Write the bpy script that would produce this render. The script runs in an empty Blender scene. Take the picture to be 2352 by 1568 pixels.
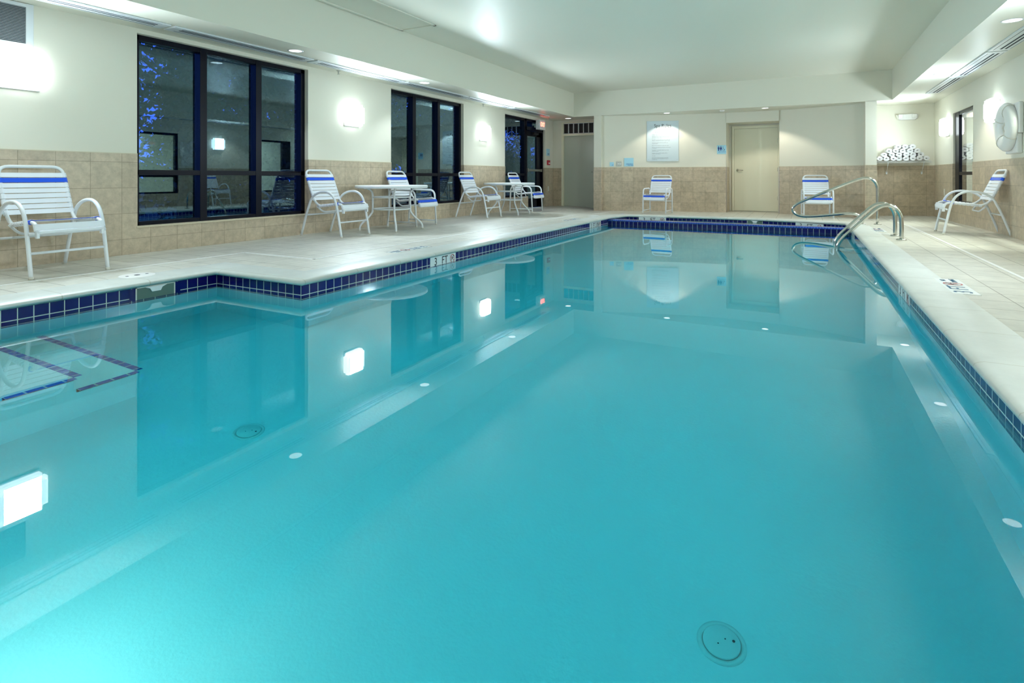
import bpy, bmesh, math, random
from mathutils import Vector, Matrix
random.seed(7)
sc = bpy.context.scene
COL = sc.collection
PI = math.pi

# ------------------------------------------------------------------ camera, world, exposure
FPX = 1271.0
cam_d = bpy.data.cameras.new('camera'); cam = bpy.data.objects.new('camera', cam_d); COL.objects.link(cam)
cam_d.sensor_width = 36.0; cam_d.lens = FPX/2352*36.0
cam_d.shift_x = 0.0; cam_d.shift_y = -(784-406)/2352.0
cam_d.clip_start = 0.05; cam_d.clip_end = 200
YAW = math.atan(669/FPX)
cam.location = (0, 0, 0.85); cam.rotation_euler = (PI/2, 0, YAW)
sc.camera = cam
sc.view_settings.view_transform = 'Standard'
sc.view_settings.look = 'None'
sc.view_settings.gamma = 1.0
sc.view_settings.use_curve_mapping = False
sc.view_settings.exposure = 1.12
cy = sc.cycles
cy.max_bounces = 9; cy.diffuse_bounces = 4; cy.glossy_bounces = 5; cy.transmission_bounces = 6
cy.transparent_max_bounces = 16; cy.volume_bounces = 0
cy.use_denoising = True
cy.sample_clamp_indirect = 6.0
cy.caustics_reflective = False; cy.caustics_refractive = True
cy.use_light_tree = True
SCONCE = 2.3
SCONCE_W = 30.0        # emission strength of the wall lamp shades
SPOT = 22.0          # watts of a soffit downlight
SPOT_BACK = 21.0
DUSK = 1.3
POOLLAMP = 90.0

w = bpy.data.worlds.new('dusk_sky'); sc.world = w; w.use_nodes = True
nt = w.node_tree; nt.nodes.clear()
tc = nt.nodes.new('ShaderNodeTexCoord'); sp = nt.nodes.new('ShaderNodeSeparateXYZ')
rp = nt.nodes.new('ShaderNodeValToRGB'); bg = nt.nodes.new('ShaderNodeBackground'); ow = nt.nodes.new('ShaderNodeOutputWorld')
nt.links.new(tc.outputs['Generated'], sp.inputs[0]); nt.links.new(sp.outputs['Z'], rp.inputs[0])
rp.color_ramp.elements[0].position = 0.0; rp.color_ramp.elements[0].color = (0.10, 0.22, 0.95, 1)
rp.color_ramp.elements[1].position = 0.6; rp.color_ramp.elements[1].color = (0.03, 0.10, 0.75, 1)
nt.links.new(rp.outputs[0], bg.inputs[0]); bg.inputs[1].default_value = DUSK
nt.links.new(bg.outputs[0], ow.inputs[0])

# ------------------------------------------------------------------ materials
def srgb(r, g, b):
    f = lambda c: (c/255/12.92 if c/255 <= 0.04045 else ((c/255+0.055)/1.055)**2.4)
    return (f(r), f(g), f(b), 1)
MATS = {}
def mat(name, col, rough=0.5, metal=0.0, emis=None, estr=0.0, spec=0.5, noise=None, bump=None, coat=0.0):
    m = bpy.data.materials.new(name); m.use_nodes = True
    t = m.node_tree; b = t.nodes['Principled BSDF']
    b.inputs['Base Color'].default_value = col
    b.inputs['Roughness'].default_value = rough; b.inputs['Metallic'].default_value = metal
    b.inputs['Specular IOR Level'].default_value = spec
    b.inputs['Coat Weight'].default_value = coat
    if emis: b.inputs['Emission Color'].default_value = emis; b.inputs['Emission Strength'].default_value = estr
    if noise or bump:
        g = t.nodes.new('ShaderNodeNewGeometry'); n = t.nodes.new('ShaderNodeTexNoise')
        t.links.new(g.outputs['Position'], n.inputs['Vector'])
        if noise:
            sc_, amt = noise; n.inputs['Scale'].default_value = sc_; n.inputs['Detail'].default_value = 5
            mx = t.nodes.new('ShaderNodeMix'); mx.data_type = 'RGBA'
            mx.inputs[6].default_value = tuple(c*(1-amt) for c in col[:3])+(1,)
            mx.inputs[7].default_value = tuple(min(1, c*(1+amt)) for c in col[:3])+(1,)
            t.links.new(n.outputs[0], mx.inputs[0]); t.links.new(mx.outputs[2], b.inputs['Base Color'])
        if bump:
            n2 = t.nodes.new('ShaderNodeTexNoise'); n2.inputs['Scale'].default_value = bump[0]; n2.inputs['Detail'].default_value = 3
            t.links.new(g.outputs['Position'], n2.inputs['Vector'])
            bp = t.nodes.new('ShaderNodeBump'); bp.inputs['Strength'].default_value = bump[1]; bp.inputs['Distance'].default_value = 0.01
            t.links.new(n2.outputs[0], bp.inputs['Height']); t.links.new(bp.outputs[0], b.inputs['Normal'])
    MATS[name] = m
    return m

def tile_mat(name, axes, c1, c2, mortar, bw, bh, ms, ph=(0, 0), rough=0.35, nscale=13.0, namt=0.24, bump=0.15, offset=0.0, spec=0.5, uv=False, cdark=None):
    m = bpy.data.materials.new(name); m.use_nodes = True
    t = m.node_tree; N = t.nodes.new; L = t.links.new; b = t.nodes['Principled BSDF']
    g = N('ShaderNodeNewGeometry')
    cx = N('ShaderNodeCombineXYZ')
    if uv:
        u = N('ShaderNodeUVMap'); s = N('ShaderNodeSeparateXYZ'); L(u.outputs[0], s.inputs[0]); srcs = (s.outputs[0], s.outputs[1])
    else:
        s = N('ShaderNodeSeparateXYZ'); L(g.outputs['Position'], s.inputs[0]); srcs = (s.outputs[axes[0]], s.outputs[axes[1]])
    for i in (0, 1):
        a = N('ShaderNodeMath'); a.operation = 'SUBTRACT'; a.inputs[1].default_value = ph[i]-60*(bw if i == 0 else bh)
        L(srcs[i], a.inputs[0]); L(a.outputs[0], cx.inputs[i])
    br = N('ShaderNodeTexBrick'); L(cx.outputs[0], br.inputs['Vector'])
    br.offset = offset; br.inputs['Scale'].default_value = 1.0
    br.inputs['Brick Width'].default_value = bw; br.inputs['Row Height'].default_value = bh
    br.inputs['Mortar Size'].default_value = ms; br.inputs['Mortar Smooth'].default_value = 0.1; br.inputs['Bias'].default_value = 0.0
    br.inputs['Color1'].default_value = c1; br.inputs['Color2'].default_value = c2; br.inputs['Mortar'].default_value = mortar
    n = N('ShaderNodeTexNoise'); n.inputs['Scale'].default_value = nscale; n.inputs['Detail'].default_value = 6; n.inputs['Roughness'].default_value = 0.65
    L(g.outputs['Position'], n.inputs['Vector'])
    mr = N('ShaderNodeMapRange'); mr.inputs[1].default_value = 0.3; mr.inputs[2].default_value = 0.7
    mr.inputs[3].default_value = 1-namt; mr.inputs[4].default_value = 1+namt*0.5
    L(n.outputs[0], mr.inputs[0])
    vm = N('ShaderNodeVectorMath'); vm.operation = 'SCALE'; L(br.outputs['Color'], vm.inputs[0]); L(mr.outputs[0], vm.inputs['Scale'])
    L(vm.outputs[0], b.inputs['Base Color'])
    b.inputs['Roughness'].default_value = rough; b.inputs['Specular IOR Level'].default_value = spec
    bp = N('ShaderNodeBump'); bp.invert = True; bp.inputs['Strength'].default_value = bump; bp.inputs['Distance'].default_value = 0.004
    L(br.outputs['Fac'], bp.inputs['Height']); L(bp.outputs[0], b.inputs['Normal'])
    MATS[name] = m
    return m

def clear_mat(name, ior, mult, tint, rough=0.0, volume=None, ripple=None, gcol=(1, 1, 1, 1)):
    m = bpy.data.materials.new(name); m.use_nodes = True
    t = m.node_tree; t.nodes.clear(); N = t.nodes.new; L = t.links.new
    o = N('ShaderNodeOutputMaterial'); mx = N('ShaderNodeMixShader'); tr = N('ShaderNodeBsdfTransparent'); gl = N('ShaderNodeBsdfGlossy')
    fr = N('ShaderNodeFresnel'); fr.inputs['IOR'].default_value = ior
    g = N('ShaderNodeNewGeometry')
    inv = N('ShaderNodeMath'); inv.operation = 'SUBTRACT'; inv.inputs[0].default_value = 1.0; L(g.outputs['Backfacing'], inv.inputs[1])
    mu = N('ShaderNodeMath'); mu.operation = 'MULTIPLY'; mu.inputs[1].default_value = mult; mu.use_clamp = True; L(fr.outputs[0], mu.inputs[0])
    m2 = N('ShaderNodeMath'); m2.operation = 'MULTIPLY'; L(mu.outputs[0], m2.inputs[0]); L(inv.outputs[0], m2.inputs[1])
    tr.inputs[0].default_value = tint; gl.inputs['Roughness'].default_value = rough; gl.inputs[0].default_value = gcol
    if ripple:
        n = N('ShaderNodeTexNoise'); n.inputs['Scale'].default_value = ripple[0]; n.inputs['Detail'].default_value = 1
        L(g.outputs['Position'], n.inputs['Vector'])
        bp = N('ShaderNodeBump'); bp.inputs['Strength'].default_value = ripple[1]; bp.inputs['Distance'].default_value = 0.01
        L(n.outputs[0], bp.inputs['Height']); L(bp.outputs[0], gl.inputs['Normal'])
    L(m2.outputs[0], mx.inputs[0]); L(tr.outputs[0], mx.inputs[1]); L(gl.outputs[0], mx.inputs[2]); L(mx.outputs[0], o.inputs[0])
    if volume:
        va = N('ShaderNodeVolumeAbsorption'); va.inputs[0].default_value = volume[0]; va.inputs[1].default_value = volume[1]
        L(va.outputs[0], o.inputs['Volume'])
    MATS[name] = m
    return m

paint = mat('cream_wall_paint', (0.775, 0.75, 0.64, 1), 0.5, spec=0.25, bump=(260, 0.05))
ceilp = mat('ceiling_paint', (0.75, 0.735, 0.625, 1), 0.42, spec=0.35, bump=(70, 0.05))
TC1, TC2, TMO = (0.60, 0.495, 0.36, 1), (0.51, 0.42, 0.305, 1), (0.38, 0.31, 0.215, 1)
tileY = tile_mat('wainscot_tile_side', (1, 2), TC1, TC2, TMO, 0.30, 0.28, 0.0035, (3.34, 1.01))
tileX = tile_mat('wainscot_tile_back', (0, 2), TC1, TC2, TMO, 0.305, 0.28, 0.0035, (-4.87, 1.01))
trimc = mat('pale_tile_edge', (0.62, 0.55, 0.40, 1), 0.4)
deckm = tile_mat('deck_floor_tile', (0, 1), (0.64, 0.625, 0.55, 1), (0.60, 0.585, 0.515, 1), (0.24, 0.22, 0.18, 1), 0.30, 0.30, 0.0035, (0.965, 0.1), rough=0.45, nscale=6, namt=0.16, bump=0.1)
copm = tile_mat('cast_stone_coping', (0, 1), (0.66, 0.69, 0.65, 1), (0.62, 0.65, 0.61, 1), (0.5, 0.5, 0.43, 1), 3.2, 0.61, 0.004, (-1.5, 0.2), rough=0.4, nscale=4, namt=0.10, bump=0.2)
poolm = mat('white_pool_plaster', (0.90, 0.96, 0.96, 1), 0.6, noise=(2.2, 0.04), bump=(60, 0.15))
btile = tile_mat('navy_pool_tile', None, (0.003, 0.002, 0.105, 1), (0.004, 0.003, 0.13, 1), (0.60, 0.66, 0.60, 1), 0.0915, 0.084, 0.0032, (0, -0.133), rough=0.08, namt=0.1, uv=True)
rimm = tile_mat('small_blue_rim_tile', (0, 1), (0.008, 0.045, 0.30, 1), (0.010, 0.05, 0.36, 1), (0.08, 0.22, 0.50, 1), 0.045, 0.5, 0.003, (0, 0), rough=0.12, namt=0.1)
nosem = tile_mat('step_nosing_tile', None, (0.003, 0.08, 0.40, 1), (0.004, 0.10, 0.46, 1), (0.4, 0.6, 0.62, 1), 0.085, 0.5, 0.005, (0, -0.1), rough=0.2, namt=0.1, uv=True)
def water_mat():
    m = bpy.data.materials.new('pool_water'); m.use_nodes = True
    t = m.node_tree; t.nodes.clear(); N = t.nodes.new; L = t.links.new
    o = N('ShaderNodeOutputMaterial'); g = N('ShaderNodeBsdfGlass'); g.inputs['IOR'].default_value = 1.33; g.inputs['Roughness'].default_value = 0.0
    ge = N('ShaderNodeNewGeometry'); n = N('ShaderNodeTexNoise'); n.inputs['Scale'].default_value = 1.6; n.inputs['Detail'].default_value = 1
    L(ge.outputs['Position'], n.inputs['Vector']); bp = N('ShaderNodeBump'); bp.inputs['Strength'].default_value = 0.012; bp.inputs['Distance'].default_value = 0.01
    L(n.outputs[0], bp.inputs['Height']); L(g.outputs[0], o.inputs[0])
    va = N('ShaderNodeVolumeAbsorption'); va.inputs[0].default_value = (0.0, 0.925, 0.993, 1); va.inputs[1].default_value = 1.15
    L(va.outputs[0], o.inputs['Volume'])
    return m
waterm = water_mat()
glassm = clear_mat('window_glass', 1.52, 4.2, (0.42, 0.56, 0.66, 1), 0.0, gcol=(0.50, 0.78, 0.92, 1))
glassi = clear_mat('interior_glass', 1.5, 1.9, (0.85, 0.92, 0.92, 1), 0.0)
white = mat('white_powder_coat', (0.80, 0.84, 0.87, 1), 0.3)
strapw = mat('white_vinyl_strap', (0.83, 0.87, 0.93, 1), 0.4)
strapb = mat('blue_vinyl_strap', (0.01, 0.10, 0.78, 1), 0.35)
steel = mat('polished_steel', (0.62, 0.62, 0.58, 1), 0.16, metal=1.0)
satin = mat('satin_steel', (0.5, 0.5, 0.46, 1), 0.3, metal=1.0)
bronze = mat('dark_bronze_frame', (0.0015, 0.002, 0.008, 1), 0.3, spec=0.18)
blackm = mat('matt_black', (0.01, 0.01, 0.012, 1), 0.6)
doorp = mat('door_paint', (0.86, 0.83, 0.65, 1), 0.4)
doorg = mat('grey_door_paint', (0.52, 0.55, 0.46, 1), 0.25)
ventw = mat('vent_white', (0.72, 0.76, 0.78, 1), 0.35)
slotd = mat('vent_dark_gap', (0.02, 0.03, 0.05, 1), 0.7)
shade = mat('lit_opal_shade', (0.9, 0.95, 1, 1), 0.4, emis=(0.86, 0.96, 1.0, 1), estr=SCONCE)
lens = mat('lit_downlight_lens', (1, 1, 1, 1), 0.4, emis=(1, 0.98, 0.93, 1), estr=1.3)
redlit = mat('lit_red_letters', (1, 0.1, 0.08, 1), 0.4, emis=(1, 0.08, 0.05, 1), estr=7)
plastic = mat('white_plastic', (0.84, 0.84, 0.82, 1), 0.35)
offw = mat('off_white_plastic', (0.72, 0.70, 0.62, 1), 0.4)
towelm = mat('white_terry', (0.9, 0.9, 0.9, 1), 0.9, bump=(160, 0.5))
signw = mat('brushed_sign_panel', (0.62, 0.72, 0.76, 1), 0.35)
signb = mat('pale_blue_sign', (0.40, 0.70, 0.84, 1), 0.4)
navy = mat('navy_ink', (0.005, 0.02, 0.22, 1), 0.5)
midb = mat('blue_ink', (0.01, 0.12, 0.42, 1), 0.5)
greyi = mat('grey_ink', (0.22, 0.26, 0.29, 1), 0.5)
inkd = mat('black_ink', (0.01, 0.012, 0.015, 1), 0.4)
inkt = mat('teal_ink', (0.01, 0.10, 0.20, 1), 0.5)
redi = mat('red_ink', (0.42, 0.02, 0.03, 1), 0.5)
redp = mat('red_plastic', (0.55, 0.02, 0.04, 1), 0.4)
mark = mat('white_marker_tile', (0.74, 0.78, 0.76, 1), 0.3)
brickm = tile_mat('exterior_brick', (0, 2), (0.20, 0.035, 0.03, 1), (0.15, 0.03, 0.03, 1), (0.30, 0.24, 0.24, 1), 0.2, 0.075, 0.008, (0, 0), rough=0.9, offset=0.5)
barkm = mat('tree_bark', (0.02, 0.018, 0.015, 1), 0.9)
leafm = mat('tree_leaves', (0.006, 0.035, 0.025, 1), 0.7, spec=0.2)
grassm = mat('lawn', (0.03, 0.07, 0.02, 1), 0.95, noise=(3, 0.4))
corrp = mat('corridor_paint', (0.62, 0.66, 0.60, 1), 0.6)

# ------------------------------------------------------------------ mesh helpers
def newobj(name, bm, m, parent=None, label=None, cat=None, group=None, kind=None, smooth=False, loc=None, rot=None):
    me = bpy.data.meshes.new(name); bm.to_mesh(me); bm.free()
    ms = m if isinstance(m, (list, tuple)) else [m]
    for x in ms: me.materials.append(x)
    if smooth:
        for p in me.polygons: p.use_smooth = True
    o = bpy.data.objects.new(name, me); COL.objects.link(o)
    if parent: o.parent = parent
    if label: o['label'] = label
    if cat: o['category'] = cat
    if group: o['group'] = group
    if kind: o['kind'] = kind
    if loc: o.location = loc
    if rot: o.rotation_euler = rot
    return o
def empty(name, loc=(0, 0, 0), rz=0.0, label=None, cat=None, group=None, kind=None):
    o = bpy.data.objects.new(name, None); COL.objects.link(o); o.location = loc; o.rotation_euler = (0, 0, rz)
    o.empty_display_size = 0.1
    if label: o['label'] = label
    if cat: o['category'] = cat
    if group: o['group'] = group
    if kind: o['kind'] = kind
    return o
def B(): return bmesh.new()
def box(bm, x0, x1, y0, y1, z0, z1, mi=0, bev=0.0):
    v = [bm.verts.new((x, y, z)) for z in (z0, z1) for y in (y0, y1) for x in (x0, x1)]
    fs = [(0, 2, 3, 1), (4, 5, 7, 6), (0, 1, 5, 4), (2, 6, 7, 3), (0, 4, 6, 2), (1, 3, 7, 5)]
    out = []
    for f in fs:
        fc = bm.faces.new([v[i] for i in f]); fc.material_index = mi; out.append(fc)
    if bev > 0:
        es = list({e for f in out for e in f.edges})
        r = bmesh.ops.bevel(bm, geom=es, offset=bev, segments=2, affect='EDGES', profile=0.5)
        for f in r['faces']: f.material_index = mi
    return out
def boxo(name, dims, m, parent=None, bev=0.0, **k):
    bm = B(); box(bm, *dims, bev=bev); return newobj(name, bm, m, parent, **k)
def fillet(pts, r, n=5, closed=False):
    P = [Vector(p) for p in pts]; out = []; N = len(P)
    for i, p in enumerate(P):
        if not closed and i in (0, N-1): out.append(p); continue
        a, c = P[i-1], P[(i+1) % N]
        d1, d2 = (a-p), (c-p); l1, l2 = d1.length, d2.length
        if l1 < 1e-6 or l2 < 1e-6: continue
        d1 /= l1; d2 /= l2
        rr = r[i] if isinstance(r, (list, tuple)) else r
        t = min(rr, l1*0.49, l2*0.49)
        if t < 1e-4: out.append(p); continue
        s, e = p+d1*t, p+d2*t
        for k in range(n+1):
            u = k/n; out.append(s*(1-u)**2 + p*2*u*(1-u) + e*u*u)
    return out
def catmull(pts, n=6):
    P = [Vector(p) for p in pts]; P = [P[0]*2-P[1]]+P+[P[-1]*2-P[-2]]; out = []
    for i in range(1, len(P)-2):
        for k in range(n):
            t = k/n
            out.append(0.5*((2*P[i])+(P[i+1]-P[i-1])*t+(2*P[i-1]-5*P[i]+4*P[i+1]-P[i+2])*t*t+(3*P[i]-P[i-1]-3*P[i+1]+P[i+2])*t**3))
    out.append(P[-2]); return out
def tube(bm, pts, r, seg=10, closed=False, mi=0):
    P = [Vector(p) for p in pts]
    Q = [P[0]]
    for p in P[1:]:
        if (p-Q[-1]).length > 1e-5: Q.append(p)
    P = Q; n = len(P)
    T = []
    for i in range(n):
        a = P[i-1] if (i > 0 or closed) else P[i]; b = P[(i+1) % n] if (i < n-1 or closed) else P[i]
        T.append((b-a).normalized())
    up = Vector((0, 0, 1)) if abs(T[0].z) < 0.9 else Vector((1, 0, 0))
    nrm = T[0].cross(up).normalized(); rings = []
    for i in range(n):
        nrm = (nrm-T[i]*nrm.dot(T[i])).normalized(); bi = T[i].cross(nrm)
        rr = r[i] if isinstance(r, (list, tuple)) else r
        rings.append([bm.verts.new(P[i]+(nrm*math.cos(2*PI*k/seg)+bi*math.sin(2*PI*k/seg))*rr) for k in range(seg)])
    m = n if closed else n-1
    for i in range(m):
        A, C = rings[i], rings[(i+1) % n]
        sh = 0
        if closed and i == n-1:
            sh = min(range(seg), key=lambda s: (A[0].co-C[s].co).length)
        for k in range(seg):
            f = bm.faces.new((A[k], A[(k+1) % seg], C[(k+1+sh) % seg], C[(k+sh) % seg])); f.smooth = True; f.material_index = mi
    if not closed:
        for R in (rings[0][::-1], rings[-1]):
            f = bm.faces.new(R); f.material_index = mi
def cyl(bm, c, r, h, axis='Z', seg=24, r2=None, mi=0):
    M = {'Z': Matrix.Identity(4), 'X': Matrix.Rotation(PI/2, 4, 'Y'), 'Y': Matrix.Rotation(-PI/2, 4, 'X')}[axis]
    r2 = r if r2 is None else r2
    A = [bm.verts.new(Vector(c)+(M@Vector((r*math.cos(2*PI*k/seg), r*math.sin(2*PI*k/seg), 0)))) for k in range(seg)]
    C = [bm.verts.new(Vector(c)+(M@Vector((r2*math.cos(2*PI*k/seg), r2*math.sin(2*PI*k/seg), h)))) for k in range(seg)]
    for k in range(seg):
        f = bm.faces.new((A[k], A[(k+1) % seg], C[(k+1) % seg], C[k])); f.smooth = True; f.material_index = mi
    bm.faces.new(A[::-1]).material_index = mi; bm.faces.new(C).material_index = mi
def lathe(bm, prof, c=(0, 0, 0), seg=36, mi=0, M=None):
    M = M or Matrix.Identity(4); rings = []
    for (r, z) in prof:
        rings.append([bm.verts.new(Vector(c)+(M@Vector((r*math.cos(2*PI*k/seg), r*math.sin(2*PI*k/seg), z)))) for k in range(seg)])
    for A, C in zip(rings, rings[1:]):
        for k in range(seg):
            f = bm.faces.new((A[k], A[(k+1) % seg], C[(k+1) % seg], C[k])); f.smooth = True; f.material_index = mi
    bm.faces.new(rings[0][::-1]).material_index = mi; bm.faces.new(rings[-1]).material_index = mi
def text_bm(s, size, extrude=0.0006, align='CENTER'):
    cu = bpy.data.curves.new('lettering_curve', 'FONT'); cu.body = s; cu.size = size; cu.extrude = extrude
    cu.align_x = align; cu.align_y = 'CENTER'
    o = bpy.data.objects.new('lettering_tmp', cu); COL.objects.link(o)
    dg = bpy.context.evaluated_depsgraph_get(); me = bpy.data.meshes.new_from_object(o.evaluated_get(dg))
    bm = bmesh.new(); bm.from_mesh(me)
    bpy.data.objects.remove(o); bpy.data.curves.remove(cu); bpy.data.meshes.remove(me)
    return bm
def text(s, size, m, parent, M, name='lettering', align='CENTER', sx=1.0, bold=0.0, **k):
    bm = text_bm(s, size, align=align)
    bmesh.ops.transform(bm, matrix=M@Matrix.Diagonal((sx, 1, 1, 1)), verts=bm.verts)
    return newobj(name, bm, m, parent, **k)
def frame(o, xa, ya):  # matrix with origin o, local x, local y
    xa = Vector(xa).normalized(); ya = Vector(ya).normalized(); za = xa.cross(ya)
    M = Matrix((xa, ya, za)).transposed().to_4x4(); M.translation = Vector(o); return M
def copy_tree(o, parent=None):
    c = o.copy(); COL.objects.link(c)
    if parent is not None: c.parent = parent
    for ch in list(o.children): copy_tree(ch, c)
    return c
def smoothstep(a, b, x):
    t = max(0, min(1, (x-a)/(b-a))); return t*t*(3-2*t)
def deckz(x, y):
    d = -0.065*smoothstep(11.4, 13.6, y)*smoothstep(-5.9, -5.0, x)
    return d*(1-0.55*smoothstep(1.3, 2.2, x))

# ------------------------------------------------------------------ layout numbers (metres)
LX, RX, YB, YBEAM = -6.55, 2.60, -4.0, 14.3
ZS, ZC, ZW = 2.50, 3.15, 1.11
WAT, FLOORP = -0.15, -1.10
PL, PR, PN, PY0 = -3.68, 0.735, -4.79, 0.30
arc = catmull([(0.735, 12.15, 0), (0.5, 12.45, 0), (0.1, 12.74, 0), (-0.5, 13.0, 0), (-1.2, 13.14, 0), (-1.9, 13.17, 0), (-2.7, 13.06, 0), (-3.3, 12.92, 0), (-3.68, 12.78, 0)], 4)
# ------------------------------------------------------------------ deck (floor)
bm = B()
def patch(xs, ylo, yhi, ny):
    for a, c in zip(xs, xs[1:]):
        for j in range(ny):
            q = []
            for x, jj in ((a, j), (c, j), (c, j+1), (a, j+1)):
                y = ylo(x)+(yhi(x)-ylo(x))*jj/ny; q.append(bm.verts.new((x, y, deckz(x, y))))
            bm.faces.new(q)
cst = lambda v: (lambda x: v)
CW = 0.30
def lin(a, b, n): return [a+(b-a)*i/n for i in range(n+1)]
def arcy(x, off=0.0):
    best = None
    for p, q in zip(arc, arc[1:]):
        if min(p.x, q.x)-1e-6 <= x <= max(p.x, q.x)+1e-6:
            t = (x-p.x)/(q.x-p.x+1e-12); best = p.y+(q.y-p.y)*t
    if best is None: best = arc[0].y if x > 0 else arc[-1].y
    return best+off
patch(lin(LX-0.1, PN-CW+0.02, 3), cst(YB), cst(3.52), 2)
patch([PN-CW+0.02, PL-CW+0.02], cst(3.53), cst(16), 26)
patch(lin(LX-0.1, PN-CW+0.02, 5), cst(3.52), cst(16), 26)
patch(lin(PR+CW-0.05, 5.4, 8), cst(YB), cst(16), 28)
patch(lin(PL-CW+0.02, PR+CW-0.05, 22), lambda x: arcy(x, 0.27), cst(16), 10)
patch([PN-CW+0.02, PR+CW-0.05], cst(YB), cst(PY0-0.27), 1)
newobj('floor', bm, deckm, kind='structure')

# ------------------------------------------------------------------ pool basin, tile band, coping
path = [Vector((PR, PY0, 0)), Vector((PR, 6, 0)), Vector((PR, 11.0, 0))]+arc+[Vector((PL, 11.5, 0)), Vector((PL, 3.25, 0)), Vector((PN, 3.25, 0)), Vector((PN, PY0, 0))]
def offs(path, d):
    out = []; n = len(path)
    for i in range(n):
        a, p, c = path[i-1], path[i], path[(i+1) % n]
        t1 = (p-a).normalized(); t2 = (c-p).normalized()
        n1 = Vector((t1.y, -t1.x, 0)); n2 = Vector((t2.y, -t2.x, 0))
        m = (n1+n2); m = m/(m.length or 1); k = 1/max(0.35, m.dot(n1))
        out.append(p+m*d*k)
    return out
def sweep(bm, profile, mi=0, uv=None, smooth=True):
    """profile: list of (outward offset, z)"""
    rings = []; L = [0.0]; n = len(path)
    for i in range(1, n+1): L.append(L[-1]+(path[i % n]-path[i-1]).length)
    for (d, z) in profile:
        ring = offs(path, d); rings.append([bm.verts.new((p.x, p.y, z+deckz(q.x, q.y)*(1 if z > -0.3 else 0))) for p, q in zip(ring, path)])
    for k in range(len(profile)-1):
        A, C = rings[k], rings[k+1]
        for i in range(n):
            f = bm.faces.new((A[i], A[(i+1) % n], C[(i+1) % n], C[i])); f.material_index = mi; f.smooth = smooth
            if uv:
                for lp, (u, v) in zip(f.loops, ((L[i], profile[k][1]), (L[i+1], profile[k][1]), (L[i+1], profile[k+1][1]), (L[i], profile[k+1][1]))):
                    lp[uv].uv = (u, v)
bm = B(); uvl = bm.loops.layers.uv.new('UVMap')
sweep(bm, [(0, -0.03), (0, -0.26)], 0, uvl, smooth=False)
sweep(bm, [(0, -0.26), (0, FLOORP)], 1, uvl, smooth=False)
v = [bm.verts.new((p.x, p.y, FLOORP)) for p in offs(path, 0.0)]
fl = bm.faces.new(v); fl.material_index = 1
bmesh.ops.triangulate(bm, faces=[fl])
newobj('pool_basin', bm, [btile, poolm], kind='structure', label='rectangular swimming pool basin with navy tile waterline band', cat='pool')
bm = B()
prof = [(0.0, -0.048), (-0.028, -0.046), (-0.040, -0.034), (-0.042, -0.022), (-0.036, -0.009), (-0.02, -0.001), (0.0, 0.004), (0.285, 0.004), (0.29, 0.0), (0.29, -0.05)]
sweep(bm, prof)
newobj('pool_coping', bm, copm, kind='structure', label='pale cast stone bullnose coping around the pool edge', cat='coping')
# dividing wall between pool and spa
bm = B(); uvl = bm.loops.layers.uv.new('UVMap')
fs = box(bm, PL-0.01, PR+0.01, 11.37, 11.58, FLOORP, -0.085)
for f in fs:
    for lp in f.loops: lp[uvl].uv = (lp.vert.co.x+0.02, lp.vert.co.z-0.048)
dv = newobj('spa_dividing_wall', bm, btile, kind='structure', label='low navy tiled wall dividing spa from pool', cat='wall')
bm = B()
pr = [(11.355, -0.086), (11.35, -0.075), (11.36, -0.062), (11.38, -0.055), (11.58, -0.055), (11.60, -0.062), (11.605, -0.085)]
rings = [[bm.verts.new((x, y, z)) for (y, z) in pr] for x in (PL-0.01, PR+0.01)]
for k in range(len(pr)-1):
    f = bm.faces.new((rings[0][k], rings[0][k+1], rings[1][k+1], rings[1][k])); f.smooth = True
newobj('rim_tile', bm, rimm, dv, label='rounded rim of small bright blue tiles')
# water
bm = B()
ring = offs(path, 0.02)
top = [bm.verts.new((p.x, p.y, WAT)) for p in ring]; bot = [bm.verts.new((p.x, p.y, FLOORP-0.05)) for p in ring]
n = len(ring)
f1 = bm.faces.new(top); f2 = bm.faces.new(bot[::-1])
for i in range(n): bm.faces.new((bot[i], bot[(i+1) % n], top[(i+1) % n], top[i]))
bmesh.ops.recalc_face_normals(bm, faces=bm.faces)
newobj('pool_water', bm, waterm, kind='stuff', label='still turquoise water filling the swimming pool and spa', cat='water')
# underwater entry steps in the notch
def nosing(pts, z, par):
    bm = B(); uvl = bm.loops.layers.uv.new('UVMap'); L = 0
    for a, c in zip(pts, pts[1:]):
        a, c = Vector(a), Vector(c); t = (c-a); ln = t.length; t /= ln; nn = Vector((-t.y, t.x))
        for (d0, z0, d1, z1) in ((0.0, -0.05, 0.0, 0.003), (0.0, 0.003, -0.042, 0.003)):
            q = [(a+nn*d0, z+z0, 0), (c+nn*d0, z+z0, ln), (c+nn*d1, z+z1, ln), (a+nn*d1, z+z1, 0)]
            f = bm.faces.new([bm.verts.new((p.x, p.y, zz)) for p, zz, _ in q])
            for lp, (_, _, u) in zip(f.loops, q): lp[uvl].uv = (L+u, 0.2)
        L += ln
    newobj('nosing', bm, nosem, par, label='row of blue nosing tiles along the step edge')
XS = -3.55
st = empty('pool_steps', ((PN+XS)/2, 1.1, FLOORP), label='white underwater entry stairs edged with blue nosing tiles', cat='steps', kind='structure')
cx_ = (PN+XS)/2
for (y0, y1, z, XS) in ((PY0, 1.25, -0.30, -3.98), (1.25, 1.57, -0.50, -3.55), (1.57, 1.89, -0.70, -3.55)):
    bm = B(); box(bm, PN+0.001-cx_, XS-cx_, y0-1.1, y1-1.1, 0.0, z-FLOORP); newobj('step_tread', bm, poolm, st)
    nosing([(XS-cx_, y0-1.1+0.012), (XS-cx_, y1-1.1), (PN-cx_, y1-1.1)], z-FLOORP, st)
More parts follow.
